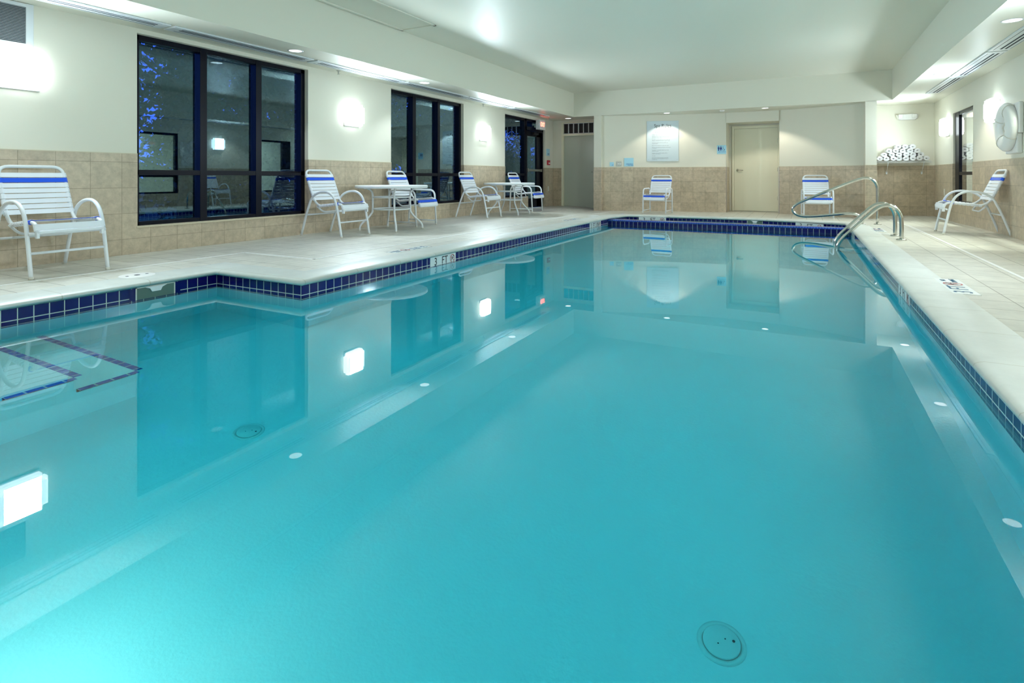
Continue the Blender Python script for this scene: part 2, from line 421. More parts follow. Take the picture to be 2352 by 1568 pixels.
# main drains
def drain(x, y, r, lab, hole=0.4):
    o = empty('floor_drain', (x, y, FLOORP), label=lab, cat='drain')
    bm = B(); lathe(bm, [(r, 0.0), (r, 0.003), (r*0.80, 0.005), (r*0.80, 0.002)]); newobj('ring', bm, plastic, o, smooth=True)
    bm = B(); lathe(bm, [(r*0.76, 0.0), (r*0.76, 0.009), (r*0.73, 0.011), (r*0.02, 0.011)]); newobj('cover', bm, plastic, o)
    for (a, d, rr) in ((0.9, 0.2*r, 0.03*r), (-2.2, 0.2*r, 0.03*r), (hole, 0.5*r, 0.06*r)):
        bm = B(); cyl(bm, (d*math.cos(a), d*math.sin(a), 0.0112), rr, 0.001, seg=14)
        newobj('screw_hole', bm, slotd, o)
drain(-0.24, 1.95, 0.078, 'round white drain cover on pool floor closest to the camera')
drain(-2.66, 1.99, 0.080, 'round white drain cover on pool floor by the entry steps')
# pool return fitting
# ------------------------------------------------------------------ walls
def wall_boxes(bm, ax, pos, thick, a0, a1, z0, z1, holes, mi):
    """wall in the plane ax=pos, thickness to the given side, along the other axis from a0 to a1 with rectangular holes"""
    cuts = sorted({a0, a1}|{v for h in holes for v in h[:2] if a0 < v < a1})
    for s, e in zip(cuts, cuts[1:]):
        mid = (s+e)/2; zz = [(z0, z1)]
        for h in holes:
            if h[0] <= mid <= h[1]:
                nz = []
                for (l, u) in zz:
                    if h[2] > l: nz.append((l, min(u, h[2])))
                    if h[3] < u: nz.append((max(l, h[3]), u))
                zz = nz
        for (l, u) in zz:
            if u-l < 1e-4: continue
            lo, hi = sorted((pos, pos+thick))
            if ax == 'x': box(bm, lo, hi, s, e, l, u, mi)
            else: box(bm, s, e, lo, hi, l, u, mi)
W1 = (3.50, 5.90, 0.30, 2.45); W2 = (7.78, 10.18, 0.30, 2.44); W3 = (12.07, 14.48, -0.1, 2.42); W3low = (12.07, 13.39, -0.1, 0.33)
def sidewall(name, pos, sgn, a0, a1, holes, mats):
    bm = B()
    wall_boxes(bm, 'x', pos, sgn*0.20, a0, a1, ZW, ZC, holes, 0)
    wall_boxes(bm, 'x', pos-sgn*0.010, sgn*0.21, a0, a1, -0.1, ZW-0.008, holes, 1)
    wall_boxes(bm, 'x', pos-sgn*0.012, sgn*0.21, a0, a1, ZW-0.008, ZW, holes, 2)
    return newobj(name, bm, mats, kind='structure')
sidewall('wall_left', LX, -1, YB, 15.05, [W1, W2, W3], [paint, tileY, trimc])
# low wall under the sidelight and sills
bm = B(); box(bm, LX-0.21, LX+0.01, 12.07, 13.36, -0.1, 0.33, 0)
newobj('wall_left_low', bm, tileY, kind='structure')
for i, (h, nm) in enumerate(((W1, 'window_1'), (W2, 'window_2'))):
    pass
RW1 = (12.19, 13.62, 0.35, 2.09); RW2 = (8.3, 9.66, 0.38, 2.10)
sidewall('wall_right', RX, 1, YB, 15.37, [RW1, RW2], [paint, tileY, trimc])
# wall behind the camera
bm = B(); box(bm, LX-0.2, RX+0.2, YB-0.2, YB, ZW, ZC, 0); box(bm, LX-0.2, RX+0.2, YB-0.2, YB+0.01, -0.1, ZW, 1)
newobj('wall_near', bm, [paint, tileX], kind='structure')
# alcove end wall with door opening
def backwall(name, y, x0, x1, holes, zb=-0.1, z1=ZC):
    bm = B()
    wall_boxes(bm, 'y', y, 0.15, x0, x1, ZW, z1, holes, 0)
    wall_boxes(bm, 'y', y-0.010, 0.16, x0, x1, zb, ZW-0.008, holes, 1)
    wall_boxes(bm, 'y', y-0.012, 0.16, x0, x1, ZW-0.008, ZW, holes, 2)
    return newobj(name, bm, [paint, tileX, trimc], kind='structure')
backwall('wall_alcove', 15.05, LX-0.2, -5.02, [(-6.28, -5.03, -0.1, 2.44)])
backwall('wall_towel_bay', 15.35, 1.38, RX+0.2, [])
# piers either side of the niche
def pier(name, x0, x1, y1):
    bm = B(); box(bm, x0, x1, YBEAM, y1, ZW, ZS+0.005, 0); box(bm, x0-0.005, x1+0.005, YBEAM-0.01, y1, -0.1, ZW-0.008, 1); box(bm, x0-0.006, x1+0.006, YBEAM-0.012, y1, ZW-0.008, ZW, 2)
    newobj(name, bm, [paint, tileX, trimc], kind='structure')
pier('wall_pier_west', -5.02, -4.81, 15.2); pier('wall_pier_east', 1.20, 1.41, 15.36)
# bowed niche wall
lw = catmull([(-4.83, 14.38, 0), (-4.0, 14.68, 0), (-3.2, 14.93, 0), (-2.4, 15.12, 0), (-1.76, 15.22, 0)], 5)
rw = catmull([(-0.53, 15.24, 0), (-0.1, 15.14, 0), (0.4, 14.98, 0), (0.9, 14.80, 0), (1.22, 14.68, 0)], 4)
def bowed(name, pts, jamb):
    bm = B(); uvl = bm.loops.layers.uv.new('UVMap')
    def strip(P, z0, z1, off, mi, closetop=False):
        L = 0
        for a, c in zip(P, P[1:]):
            ln = (c-a).length
            q = [(a.x, a.y-off, z0, L), (c.x, c.y-off, z0, L+ln), (c.x, c.y-off, z1, L+ln), (a.x, a.y-off, z1, L)]
            f = bm.faces.new([bm.verts.new(t[:3]) for t in q]); f.material_index = mi
            for lp, t in zip(f.loops, q): lp[uvl].uv = (t[3]+0.0, t[2])
            if closetop:
                f = bm.faces.new([bm.verts.new(t) for t in ((a.x, a.y-off, z1), (c.x, c.y-off, z1), (c.x, c.y, z1), (a.x, a.y, z1))]); f.material_index = mi
            L += ln
    strip(pts, ZW, ZS+0.02, 0, 0); strip(pts, -0.1, ZW-0.008, 0.010, 1); strip(pts, ZW-0.008, ZW, 0.012, 2, True)
    # return into the door recess
    e = pts[jamb]; x = e.x
    for z0, z1, o, mi in ((ZW, ZS, 0, 0), (-0.1, ZW, 0.006, 1)):
        s = 1 if jamb == -1 else -1
        f = bm.faces.new([bm.verts.new(t) for t in ((x+o*s, e.y-0.01, z0), (x+o*s, 15.9, z0), (x+o*s, 15.9, z1), (x+o*s, e.y-0.01, z1))]); f.material_index = mi
        if mi == 1:
            for lp in f.loops: lp[uvl].uv = (lp.vert.co.y, lp.vert.co.z)
    return newobj(name, bm, [paint, MATS['niche_tile'], trimc], kind='structure')
tile_mat('niche_tile', None, TC1, TC2, TMO, 0.305, 0.28, 0.0035, (0.24, 1.01), uv=True)
bowed('wall_niche_west', lw, -1); bowed('wall_niche_east', rw, 0)
bm = B()
box(bm, -1.76, -0.53, 15.2, 15.95, 2.24, ZS+0.05)       # lintel over the recess
box(bm, -2.2, 0.0, 15.90, 16.05, -0.1, ZS)               # behind the door
newobj('wall_niche_lintel', bm, paint, kind='structure')
# ------------------------------------------------------------------ ceiling with soffits
bm = B()
SL, SR = -5.60, 1.69
box(bm, SL-0.05, SR+0.05, YB, YBEAM+0.05, ZC, ZC+0.15)
box(bm, LX-0.2, SL, YB, 16.0, ZS, ZC+0.1)
box(bm, SR, RX+0.2, YB, 16.0, ZS, ZC+0.1)
box(bm, SL, SR, YBEAM, 16.0, ZS, ZC+0.1)
newobj('ceiling', bm, ceilp, kind='structure')
# ceiling access panel
bm = B()
x0, x1, y0, y1 = -5.58, -4.93, 4.2, 6.9
for (a, c, d, e) in ((x0, x1, y1-0.05, y1), (x1-0.05, x1, y0, y1), (x0, x0+0.05, y0, y1), (x0, x1, y0, y0+0.05)):
    box(bm, a, c, d, e, ZC-0.015, ZC+0.01, bev=0.004)
newobj('access_panel', bm, ceilp, label='cream framed access hatch trim on the high ceiling beside the soffit', cat='access panel')

# ------------------------------------------------------------------ windows
def window(name, y0, y1, z0, z1, mull, tz, X, s, rec=0.07, pn=0.140, gm=None):
    """frame in a side wall; s=-1: outside is towards -X. mull: list of (ya,yb)"""
    root = empty(name, (X, (y0+y1)/2, z0), kind='structure'); O = root.location
    bm = B()
    def bx(a, b, c, d, xa=0.0, xb=0.11):
        lo, hi = sorted((s*(rec+xa), s*(rec+xb))); box(bm, lo, hi, a-O.y, b-O.y, c-O.z, d-O.z, bev=0.003)
    bx(y0, y0+0.06, z0, z1); bx(y1-0.07, y1, z0, z1); bx(y0, y1, z1-0.06, z1); bx(y0, y1, z0, z0+0.045)
    newobj('frame', bm, bronze, root)
    for (a, b) in mull:
        bm = B(); bx(a, b, z0, z1, -0.005); newobj('mullion', bm, bronze, root)
    bm = B(); bx(y0, y1, tz-0.03, tz+0.03, 0.0); newobj('transom', bm, bronze, root)
    edges = [y0+0.05]+[v for m in mull for v in m]+[y1-0.06]
    for i in range(0, len(edges), 2):
        for (c, d) in ((z0+0.04, tz-0.02), (tz+0.02, z1-0.05)):
            bm = B(); lo, hi = sorted((s*pn, s*(pn+0.006))); box(bm, lo, hi, edges[i]-0.01-O.y, edges[i+1]+0.01-O.y, c-O.z, d-O.z)
            newobj('pane', bm, gm or glassm, root)
    return root
w1 = window('window_1', 3.50, 5.90, 0.30, 2.45, [(4.27, 4.36), (5.06, 5.15)], 0.90, LX, -1)
w2 = window('window_2', 7.78, 10.18, 0.30, 2.44, [(8.49, 8.59), (9.31, 9.39)], 0.895, LX, -1)
for (y0, y1) in ((3.5, 5.9), (7.78, 10.18)):
    boxo('trim_sill', (LX-0.08, LX+0.016, y0-0.01, y1+0.01, 0.282, 0.302), trimc, kind='structure', bev=0.004)
w3 = window('window_3', 12.07, 13.37, 0.33, 2.42, [], 0.91, LX, -1)
# glazed exit door with transom pane
d3 = empty('door_1', (LX, 13.93, 0), kind='structure')
def rel(name, dims, m, root, bev=0.0, **k):
    o = root.location
    return boxo(name, (dims[0]-o.x, dims[1]-o.x, dims[2]-o.y, dims[3]-o.y, dims[4]-o.z, dims[5]-o.z), m, root, bev=bev, **k)
bm = B()
for d in ((LX-0.18, LX-0.06, 13.36, 13.42, 0, 2.42), (LX-0.18, LX-0.06, 14.42, 14.48, 0, 2.42), (LX-0.18, LX-0.06, 13.36, 14.48, 2.36, 2.42), (LX-0.18, LX-0.06, 13.36, 14.48, 2.12, 2.22)):
    box(bm, d[0]-LX, d[1]-LX, d[2]-13.93, d[3]-13.93, d[4], d[5])
newobj('door_frame', bm, bronze, d3)
rel('pane', (LX-0.146, LX-0.14, 13.42, 14.42, 2.22, 2.36), glassm, d3)
bm = B()
for d in ((13.43, 13.53, 0.01, 2.11), (14.12, 14.41, 0.01, 2.11), (13.43, 14.41, 1.97, 2.11), (13.43, 14.41, 0.01, 0.26)):
    box(bm, -0.15, -0.10, d[0]-13.93, d[1]-13.93, d[2], d[3], bev=0.002)
leaf = newobj('door_leaf', bm, bronze, d3)
rel('pane', (LX-0.130, LX-0.124, 13.53, 14.12, 0.26, 1.97), glassm, d3)
bm = B(); box(bm, -0.09, -0.04, -0.47, 0.42, 1.0, 1.06, bev=0.008); box(bm, -0.10, -0.03, -0.49, -0.43, 0.98, 1.08, bev=0.006); box(bm, -0.10, -0.04, 0.38, 0.44, 0.99, 1.07, bev=0.006)
newobj('panic_bar', bm, satin, d3)
bm = B(); box(bm, -0.10, -0.03, -0.1, 0.2, 2.02, 2.08, bev=0.004); tube(bm, [(-0.05, 0.1, 2.09), (0.02, 0.35, 2.10), (-0.05, 0.45, 2.12)], 0.010)
newobj('door_closer', bm, blackm, d3)
# right wall interior windows
w4 = window('window_4', RW1[0], RW1[1], RW1[2], RW1[3], [(13.30, 13.56)], 0.915, RX, 1, 0.03, 0.05, glassi)
w5 = window('window_5', RW2[0], RW2[1], RW2[2], RW2[3], [], 0.87, RX, 1, 0.03, 0.05, glassi)
# corridor beyond
bm = B()
box(bm, 4.6, 4.7, 6.0, 16.2, -0.1, 2.6); box(bm, RX+0.2, 4.7, 16.1, 16.2, -0.1, 2.6); box(bm, RX+0.2, 4.7, 5.9, 6.0, -0.1, 2.6); box(bm, RX+0.2, 4.7, 5.9, 16.2, 2.6, 2.7)
newobj('wall_corridor', bm, corrp, kind='structure')
for yy in (8.5, 13.0):
    l = bpy.data.lights.new('corridor_lamp', 'AREA'); l.energy = 75; l.size = 0.6; l.color = (1, 0.95, 0.84)
    o = bpy.data.objects.new('corridor_lamp', l); COL.objects.link(o); o.location = (3.7, yy, 2.57)
ce = empty('exit_sign', (3.235, 15.0, 2.21), label='red lettered exit sign in the room beyond the interior glass', cat='exit sign')
boxo('housing', (-0.16, 0.16, -0.03, 0.03, -0.09, 0.09), plastic, ce, bev=0.006)
boxo('stem', (-0.02, 0.02, -0.02, 0.02, 0.09, 0.39), plastic, ce)
text('EXIT', 0.17, redlit, ce, frame((0, -0.032, 0), (1, 0, 0), (0, 0, 1)), name='lettering', sx=0.72)
# brick piers outside the window reveals
for (y, nm) in ((5.86, 0), (10.14, 1)):
    bm = B(); box(bm, LX-0.29, LX-0.20, y+0.03, y+0.35, -0.1, 2.9); newobj('wall_exterior_brick', bm, brickm, kind='structure')
# ------------------------------------------------------------------ outside: ground and trees
bm = B(); box(bm, -60, LX-0.2, -20, 50, -0.25, -0.12); newobj('ground', bm, grassm, kind='structure')
def tree(x, y, h, cr, seed, lab, nl=24000):
    rnd = random.Random(seed); o = empty('tree', (x, y, -0.12), label=lab, cat='tree', group='trees outside the windows')
    bm = B(); tube(bm, catmull([(0, 0, 0), (0.08, 0.05, h*0.3), (-0.06, 0.1, h*0.6), (0.05, 0, h*0.9)], 4), [0.16*(1-0.8*i/12) for i in range(13)], 8)
    tips = []
    for k in range(12):
        a = rnd.uniform(0, 2*PI); z0 = h*rnd.uniform(0.2, 0.8); L = cr*rnd.uniform(0.5, 1.0)
        e = (L*math.cos(a), L*math.sin(a), z0+L*rnd.uniform(0.1, 0.6)); tips.append(e)
        tube(bm, catmull([(0, 0, z0), (e[0]*0.5, e[1]*0.5, z0+(e[2]-z0)*0.35), e], 3), [0.05, 0.042, 0.034, 0.028, 0.022, 0.016, 0.008], 5)
    newobj('trunk', bm, barkm, o)
    bm = B(); cl = [(rnd.uniform(-cr, cr)*0.8, rnd.uniform(-cr, cr)*0.8, rnd.uniform(0.05*h, 1.0*h), rnd.uniform(0.35, 0.7)) for _ in range(60)]
    for i in range(nl):
        cx, cy_, cz, r = rnd.choice(cl); p = Vector((cx+rnd.gauss(0, r*0.5), cy_+rnd.gauss(0, r*0.5), cz+rnd.gauss(0, r*0.45)))
        s = rnd.uniform(0.045, 0.095); a = Vector((rnd.gauss(0, 1), rnd.gauss(0, 1), rnd.gauss(0, 1))).normalized(); b = a.orthogonal().normalized()
        b = (Matrix.Rotation(rnd.uniform(0, 6.28), 3, a)@b); c = a.cross(b)
        bm.faces.new([bm.verts.new(p+b*s), bm.verts.new(p+c*s*0.5), bm.verts.new(p-b*s), bm.verts.new(p-c*s*0.5)])
    newobj('foliage', bm, leafm, o)
tree(-10.4, 6.4, 5.0, 1.9, 1, 'dark leafy tree outside the largest window, first beyond its glass')
tree(-12.6, 10.4, 5.6, 2.0, 2, 'dark leafy tree outside the largest window, behind its third pane')
tree(-11.6, 14.8, 5.4, 2.0, 3, 'dark leafy tree outside the smaller three-pane window')
tree(-13.2, 19.2, 5.8, 2.0, 4, 'dark leafy tree outside between the smaller window and exit door')
tree(-11.6, 23.6, 5.4, 2.0, 5, 'dark leafy tree outside the glass exit door')
tree(-18.0, 13.5, 8.0, 2.6, 6, 'tall dark leafy tree in the far row outside the largest window', 26000)
tree(-18.6, 21.0, 8.0, 2.6, 8, 'tall dark leafy tree in the far row outside the smaller window', 26000)
tree(-18.4, 30.0, 8.0, 3.0, 9, 'tall dark leafy tree in the far row beyond the exit door', 26000)

# ------------------------------------------------------------------ drain trenches and deck covers
bm = B()
TW = 0.016
for (x0, x1, y0, y1) in ((-5.55-TW, -5.55+TW, YB, 4.10+TW), (-5.55-TW, -4.48+TW, 4.10-TW, 4.10+TW), (-4.48-TW, -4.48+TW, 4.10, 13.9)):
    n = max(1, int((y1-y0)/1.2))
    for k in range(n):
        a, c = y0+(y1-y0)*k/n, y0+(y1-y0)*(k+1)/n
        v = [bm.verts.new((x, y, deckz(x, y)+0.003)) for x, y in ((x0, a), (x1, a), (x1, c), (x0, c))]; bm.faces.new(v)
r = bmesh.ops.extrude_face_region(bm, geom=bm.faces[:]); bmesh.ops.translate(bm, vec=(0, 0, -0.01), verts=[g for g in r['geom'] if isinstance(g, bmesh.types.BMVert)])
bmesh.ops.recalc_face_normals(bm, faces=bm.faces)
newobj('deck_drain', bm, plastic, label='narrow white slot drain in the deck on the window side of the pool', cat='drain', group='white slot drains in the deck')
bm = B()
for k in range(16):
    a, c = YB+(14.1-YB)*k/16, YB+(14.1-YB)*(k+1)/16
    v = [bm.verts.new((x, y, deckz(x, y)+0.003)) for x, y in ((1.63-TW, a), (1.63+TW, a), (1.63+TW, c), (1.63-TW, c))]; bm.faces.new(v)
r = bmesh.ops.extrude_face_region(bm, geom=bm.faces[:]); bmesh.ops.translate(bm, vec=(0, 0, -0.01), verts=[g for g in r['geom'] if isinstance(g, bmesh.types.BMVert)])
bmesh.ops.recalc_face_normals(bm, faces=bm.faces)
newobj('deck_drain', bm, plastic, label='narrow white slot drain in the deck on the life ring side of the pool', cat='drain', group='white slot drains in the deck')
o = empty('skimmer_access', (-5.07, 2.71, 0.0), label='round white skimmer lid set flush in the deck near the closest chair', cat='lid')
bm = B(); lathe(bm, [(0.135, -0.005), (0.135, 0.004), (0.13, 0.006), (0.01, 0.006)]); newobj('cover', bm, plastic, o)
bm = B(); cyl(bm, (0, 0, 0.0062), 0.022, 0.001); newobj('finger_hole', bm, slotd, o)
for yy in (-0.08, 0.08):
    bm = B(); box(bm, -0.01, 0.01, yy-0.01, yy+0.01, 0.006, 0.0075); newobj('finger_hole', bm, slotd, o)
# skimmer mouths in the pool walls
def skimmer(M, lab):
    o = empty('skimmer', (0, 0, 0), label=lab, cat='skimmer', kind='thing'); o.matrix_world = M
    W, H = 0.15, 0.10
    bm = B()
    for d in ((-W-0.01, -W, -0.005, 0.006, -H, 0.0), (W, W+0.01, -0.005, 0.006, -H, 0.0), (-W-0.01, W+0.01, -0.005, 0.006, -0.008, 0.0)): box(bm, *d)
    newobj('mouth_frame', bm, offw, o)
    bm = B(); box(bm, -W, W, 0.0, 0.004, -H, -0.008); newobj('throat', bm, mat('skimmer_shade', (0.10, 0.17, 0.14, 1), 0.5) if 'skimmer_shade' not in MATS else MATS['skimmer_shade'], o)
    bm = B()
    v = [(-0.085, -0.008), (0.085, -0.008), (0.05, -0.022), (0.035, -0.05), (-0.035, -0.05), (-0.05, -0.022)]
    A = [bm.verts.new((x, 0.004, z)) for x, z in v]; C = [bm.verts.new((x, 0.014, z)) for x, z in v]
    bm.faces.new(A[::-1]); bm.faces.new(C)
    for k in range(6): bm.faces.new((A[k], A[(k+1) % 6], C[(k+1) % 6], C[k]))
    bmesh.ops.recalc_face_normals(bm, faces=bm.faces); newobj('weir', bm, plastic, o)
    for s in (-1, 1):
        bm = B(); box(bm, min(s*(W+0.01), s*(W+0.055)), max(s*(W+0.01), s*(W+0.055)), 0.0, 0.003, -H, -0.006); newobj('corner_tile', bm, MATS['navy_solid'], o)
mat('navy_solid', (0.003, 0.0025, 0.11, 1), 0.1)
skimmer(frame((PN+0.001, 2.705, -0.05), (0, -1, 0), (1, 0, 0)), 'white skimmer opening in the navy tile under the round deck lid')
ya = arcy(-0.92)
skimmer(frame((-0.93, ya-0.01, -0.095), (-1, 0.12, 0), (-0.12, -1, 0)), 'white skimmer opening in the spa wall below the restroom door')

# ------------------------------------------------------------------ depth markers
def nodive(par, M, r):
    bm = B(); 
    pts = [(r*math.cos(a*PI/12), r*math.sin(a*PI/12), 0) for a in range(24)]
    for (rr) in (r,):
        A = [bm.verts.new((x, y, 0.0008)) for x, y, _ in pts]; C = [bm.verts.new((x*0.84, y*0.84, 0.0008)) for x, y, _ in pts]
        for k in range(24): bm.faces.new((A[k], A[(k+1) % 24], C[(k+1) % 24], C[k]))
    w_ = r*0.07; c, s = math.cos(-PI/4), math.sin(-PI/4)
    bm.faces.new([bm.verts.new((c*u-s*v, s*u+c*v, 0.0009)) for u, v in ((-r*0.9, -w_), (r*0.9, -w_), (r*0.9, w_), (-r*0.9, w_))])
    bmesh.ops.transform(bm, matrix=M, verts=bm.verts); newobj('prohibition_ring', bm, redi, par)
    bm = B()
    for (a, b, t) in (((-0.55, -0.45), (0.35, 0.55), 0.09), ((0.05, 0.2), (0.55, 0.1), 0.07), ((-0.2, -0.1), (-0.6, 0.25), 0.07)):
        a, b = Vector(a)*r, Vector(b)*r; d = (b-a).normalized(); nn = Vector((-d.y, d.x))*t*r
        bm.faces.new([bm.verts.new((p.x, p.y, 0.0007)) for p in (a-nn, b-nn, b+nn, a+nn)])
    bm.faces.new([bm.verts.new((r*(0.42+0.14*math.cos(k*PI/5)), r*(0.62+0.14*math.sin(k*PI/5)), 0.0007)) for k in range(10)])
    bmesh.ops.transform(bm, matrix=M, verts=bm.verts); newobj('diver_symbol', bm, inkd, par)
def marker(loc, xa, ya, L, H, words, lab, ink=inkd, dive=0.86, nd=None, tsz=None):
    """words: list of (string, centre fraction)"""
    M = frame(loc, xa, ya); o = empty('depth_marker', loc, label=lab, cat='depth marker', group='depth marker tiles around the pool'); o.matrix_world = M
    n = max(1, round(L/H)); 
    bm = B()
    for k in range(n): box(bm, -L/2+L*k/n+0.001, -L/2+L*(k+1)/n-0.001, -H/2, H/2, -0.004, 0.002, bev=0.001)
    newobj('marker_tile', bm, mark, o)
    for s, fx in words:
        text(s, tsz or H*0.98, ink, o, Matrix.Translation((-L/2+L*fx, 0, 0.0028)), sx=0.95)
    if dive is not None: nodive(o, Matrix.Translation((-L/2+L*dive, 0, 0.0028)), H*0.38)
    if nd is not None:
        for s, dy in (('NO', 0.2), ('DIVING', -0.2)): text(s, H*0.30, ink, o, Matrix.Translation((-L/2+L*nd, dy*H, 0.0028)))
    return o
Zm = -0.112
marker((PL+0.002, 5.285, Zm), (0, 1, 0), (0, 0, 1), 0.51, 0.125, [('3', 0.2), ('FT', 0.55)], 'white depth tiles reading 3 FT below the coping beyond the stepped corner')
marker((PL+0.002, 10.57, Zm), (0, 1, 0), (0, 0, 1), 0.68, 0.125, [('3', 0.13), ('FT', 0.36), ('3 IN', 0.65)], 'white depth tiles reading 3 FT 3 IN beside the dividing wall', dive=0.89)
marker((PR-0.002, 5.53, Zm), (0, -1, 0), (0, 0, 1), 0.56, 0.125, [('3', 0.18), ('FT', 0.52)], 'white depth tiles reading 3 FT on the pool wall opposite the tables')
marker((PR-0.002, 10.8, Zm), (0, -1, 0), (0, 0, 1), 0.50, 0.125, [('3', 0.18), ('FT', 0.52)], 'white depth tiles reading 3 FT behind the pool handrails')
def arcmark(x, L, lab):
    a = Vector((x-L/2, arcy(x-L/2), 0)); c = Vector((x+L/2, arcy(x+L/2), 0)); t = (c-a).normalized(); mid = (a+c)/2
    nn = Vector((t.y, -t.x, 0)); p = mid+nn*0.045
    marker((p.x, p.y, -0.155+0.005), t, (0, 0, 1), L, 0.125, [('3', 0.2), ('FT', 0.52)], lab)
arcmark(-3.12, 0.62, 'white depth tiles reading 3 FT on the spa wall under the rules sign chair')
arcmark(0.13, 0.58, 'white depth tiles reading 3 FT on the spa wall under the chair beside the door')
marker((1.045, 5.40, 0.0025), (0, 1, 0), (-1, 0, 0), 0.68, 0.165, [('3', 0.12), ('FT', 0.38)], 'white deck tiles reading 3 FT NO DIVING beside the coping opposite the tables', ink=inkt, dive=0.63, nd=0.87)
marker((1.06, 10.52, 0.0025+deckz(1, 10.5)), (0, 1, 0), (-1, 0, 0), 0.62, 0.165, [('3', 0.12), ('FT', 0.38)], 'white deck tiles reading 3 FT NO DIVING behind the pool handrail posts', ink=inkt, dive=0.63, nd=0.87)
boxo('deck_tile', (0.98, 1.14, 9.80, 9.94, -0.003, 0.003), mark, label='plain white tile strip in the deck at the foot of the handrails', cat='tile')
marker((-4.07, 5.17, 0.0025), (0, -1, 0), (1, 0, 0), 0.66, 0.15, [('3', 0.12), ('FT', 0.38)], 'white deck tiles reading 3 FT NO DIVING on the table side of the pool', ink=inkt, dive=0.63, nd=0.87)
marker((-4.07, 10.25, 0.0025), (0, -1, 0), (1, 0, 0), 0.66, 0.15, [('3', 0.12), ('FT', 0.38)], 'white deck tiles reading 3 FT NO DIVING by the dividing wall', ink=inkt, dive=0.63, nd=0.87)
boxo('deck_tile', (-4.14, -3.99, 11.3, 11.75, -0.004, 0.0015), mark, label='plain white tile strip in the deck beyond the dividing wall', cat='tile')

# ------------------------------------------------------------------ lamps
def sconce(y, x, s, lab, k=1.0):
    o = empty('wall_sconce', (x, y, 1.86), label=lab, cat='wall lamp', group='square glowing wall sconces')
    lo, hi = sorted((0.0, s*0.03)); boxo('back_plate', (lo, hi, -0.17, 0.17, -0.19, 0.15), plastic, o, bev=0.01)
    bm = B(); lo, hi = sorted((s*0.03, s*0.12)); box(bm, lo, hi, -0.20, 0.20, -0.175, 0.175)
    es = [e for e in bm.edges if abs(e.verts[0].co.x-e.verts[1].co.x) > 0.01]
    bmesh.ops.bevel(bm, geom=es, offset=0.045, segments=5, affect='EDGES')
    es = [e for e in bm.edges if abs(abs(e.verts[0].co.x)-0.12) < 1e-4 and abs(abs(e.verts[1].co.x)-0.12) < 1e-4 and e.calc_face_angle(0) > 1]
    bmesh.ops.bevel(bm, geom=es, offset=0.02, segments=3, affect='EDGES')
    newobj('shade', bm, shade, o)
    l = bpy.data.lights.new('sconce_light', 'AREA'); l.shape = 'RECTANGLE'; l.size = 0.32; l.size_y = 0.28; l.energy = SCONCE_W*k; l.spread = math.radians(158); l.color = (0.74, 0.90, 1.0)
    lo_ = bpy.data.objects.new('sconce_light', l); COL.objects.link(lo_); lo_.parent = o; lo_.location = (s*0.124, 0, 0); lo_.rotation_euler = (0, -s*PI/2, 0)
sconce(2.44, LX, 1, 'glowing square wall sconce below the louvred wall vent')
sconce(6.79, LX, 1, 'glowing square wall sconce between the two three-pane windows')
sconce(11.0, LX, 1, 'glowing square wall sconce beside the glass exit door sidelight')
sconce(14.05, RX, -1, 'glowing square wall sconce nearest the towel shelf', 0.5)
sconce(10.85, RX, -1, 'glowing square wall sconce behind the life ring', 0.7)
sconce(-1.8, LX, 1, 'glowing square wall sconce behind the camera on the window wall')
sconce(6.2, RX, -1, 'glowing square wall sconce opposite the first table')
sconce(1.6, RX, -1, 'glowing square wall sconce opposite the closest chair')
def downlight(x, y, z, lab, power, r=0.085, ang=110, warm=False, blend=0.55):
    o = empty('downlight', (x, y, z), label=lab, cat='ceiling lamp', group='round recessed downlights in the soffits')
    bm = B(); lathe(bm, [(r, 0.0), (r+0.012, -0.002), (r+0.012, -0.004), (r-0.004, -0.005), (r-0.006, 0.0)]); newobj('trim_ring', bm, white, o)
    bm = B(); cyl(bm, (0, 0, -0.003), r-0.006, 0.002); newobj('lens', bm, lens, o)
    l = bpy.data.lights.new('downlight_beam', 'SPOT'); l.energy = power; l.spot_size = math.radians(ang); l.spot_blend = blend; l.shadow_soft_size = 0.015
    l.color = (1.0, 0.93, 0.80) if warm else (0.84, 0.94, 1.0)
    lo = bpy.data.objects.new('downlight_beam', l); COL.objects.link(lo); lo.parent = o; lo.location = (0, 0, -0.02)
names = {5.09: 'downlight above the gap after the largest window', 7.88: 'downlight above the smaller three-pane window', 11.17: 'downlight above the glass exit door sidelight', 14.58: 'downlight above the plain door alcove'}
for y, nm in names.items(): downlight(-5.88, y, ZS, 'small round '+nm, SPOT if y < 14 else 1.0)
downlight(-5.88, 1.6, ZS, 'small round downlight above the closest chair', SPOT)
downlight(-5.88, -1.9, ZS, 'small round downlight behind the camera on the window side', SPOT)
for y, nm in {14.6: 'downlight in front of the towel bay', 11.07: 'downlight above the sloping deck chair by the wall', 7.62: 'downlight above the deck before the life ring', 4.1: 'downlight above the deck opposite the stepped pool corner', 0.6: 'downlight above the deck beside the camera'}.items():
    downlight(1.95, y, ZS, 'small round '+nm, 9 if y > 14 else SPOT*1.5, warm=(y < 14))
downlight(-3.12, 14.52, ZS, 'small round downlight above the rules sign', SPOT_BACK, 0.08, 116, True, 0.3)
downlight(-0.81, 14.57, ZS, 'small round downlight above the restroom door', SPOT_BACK, 0.08, 116, True, 0.3)

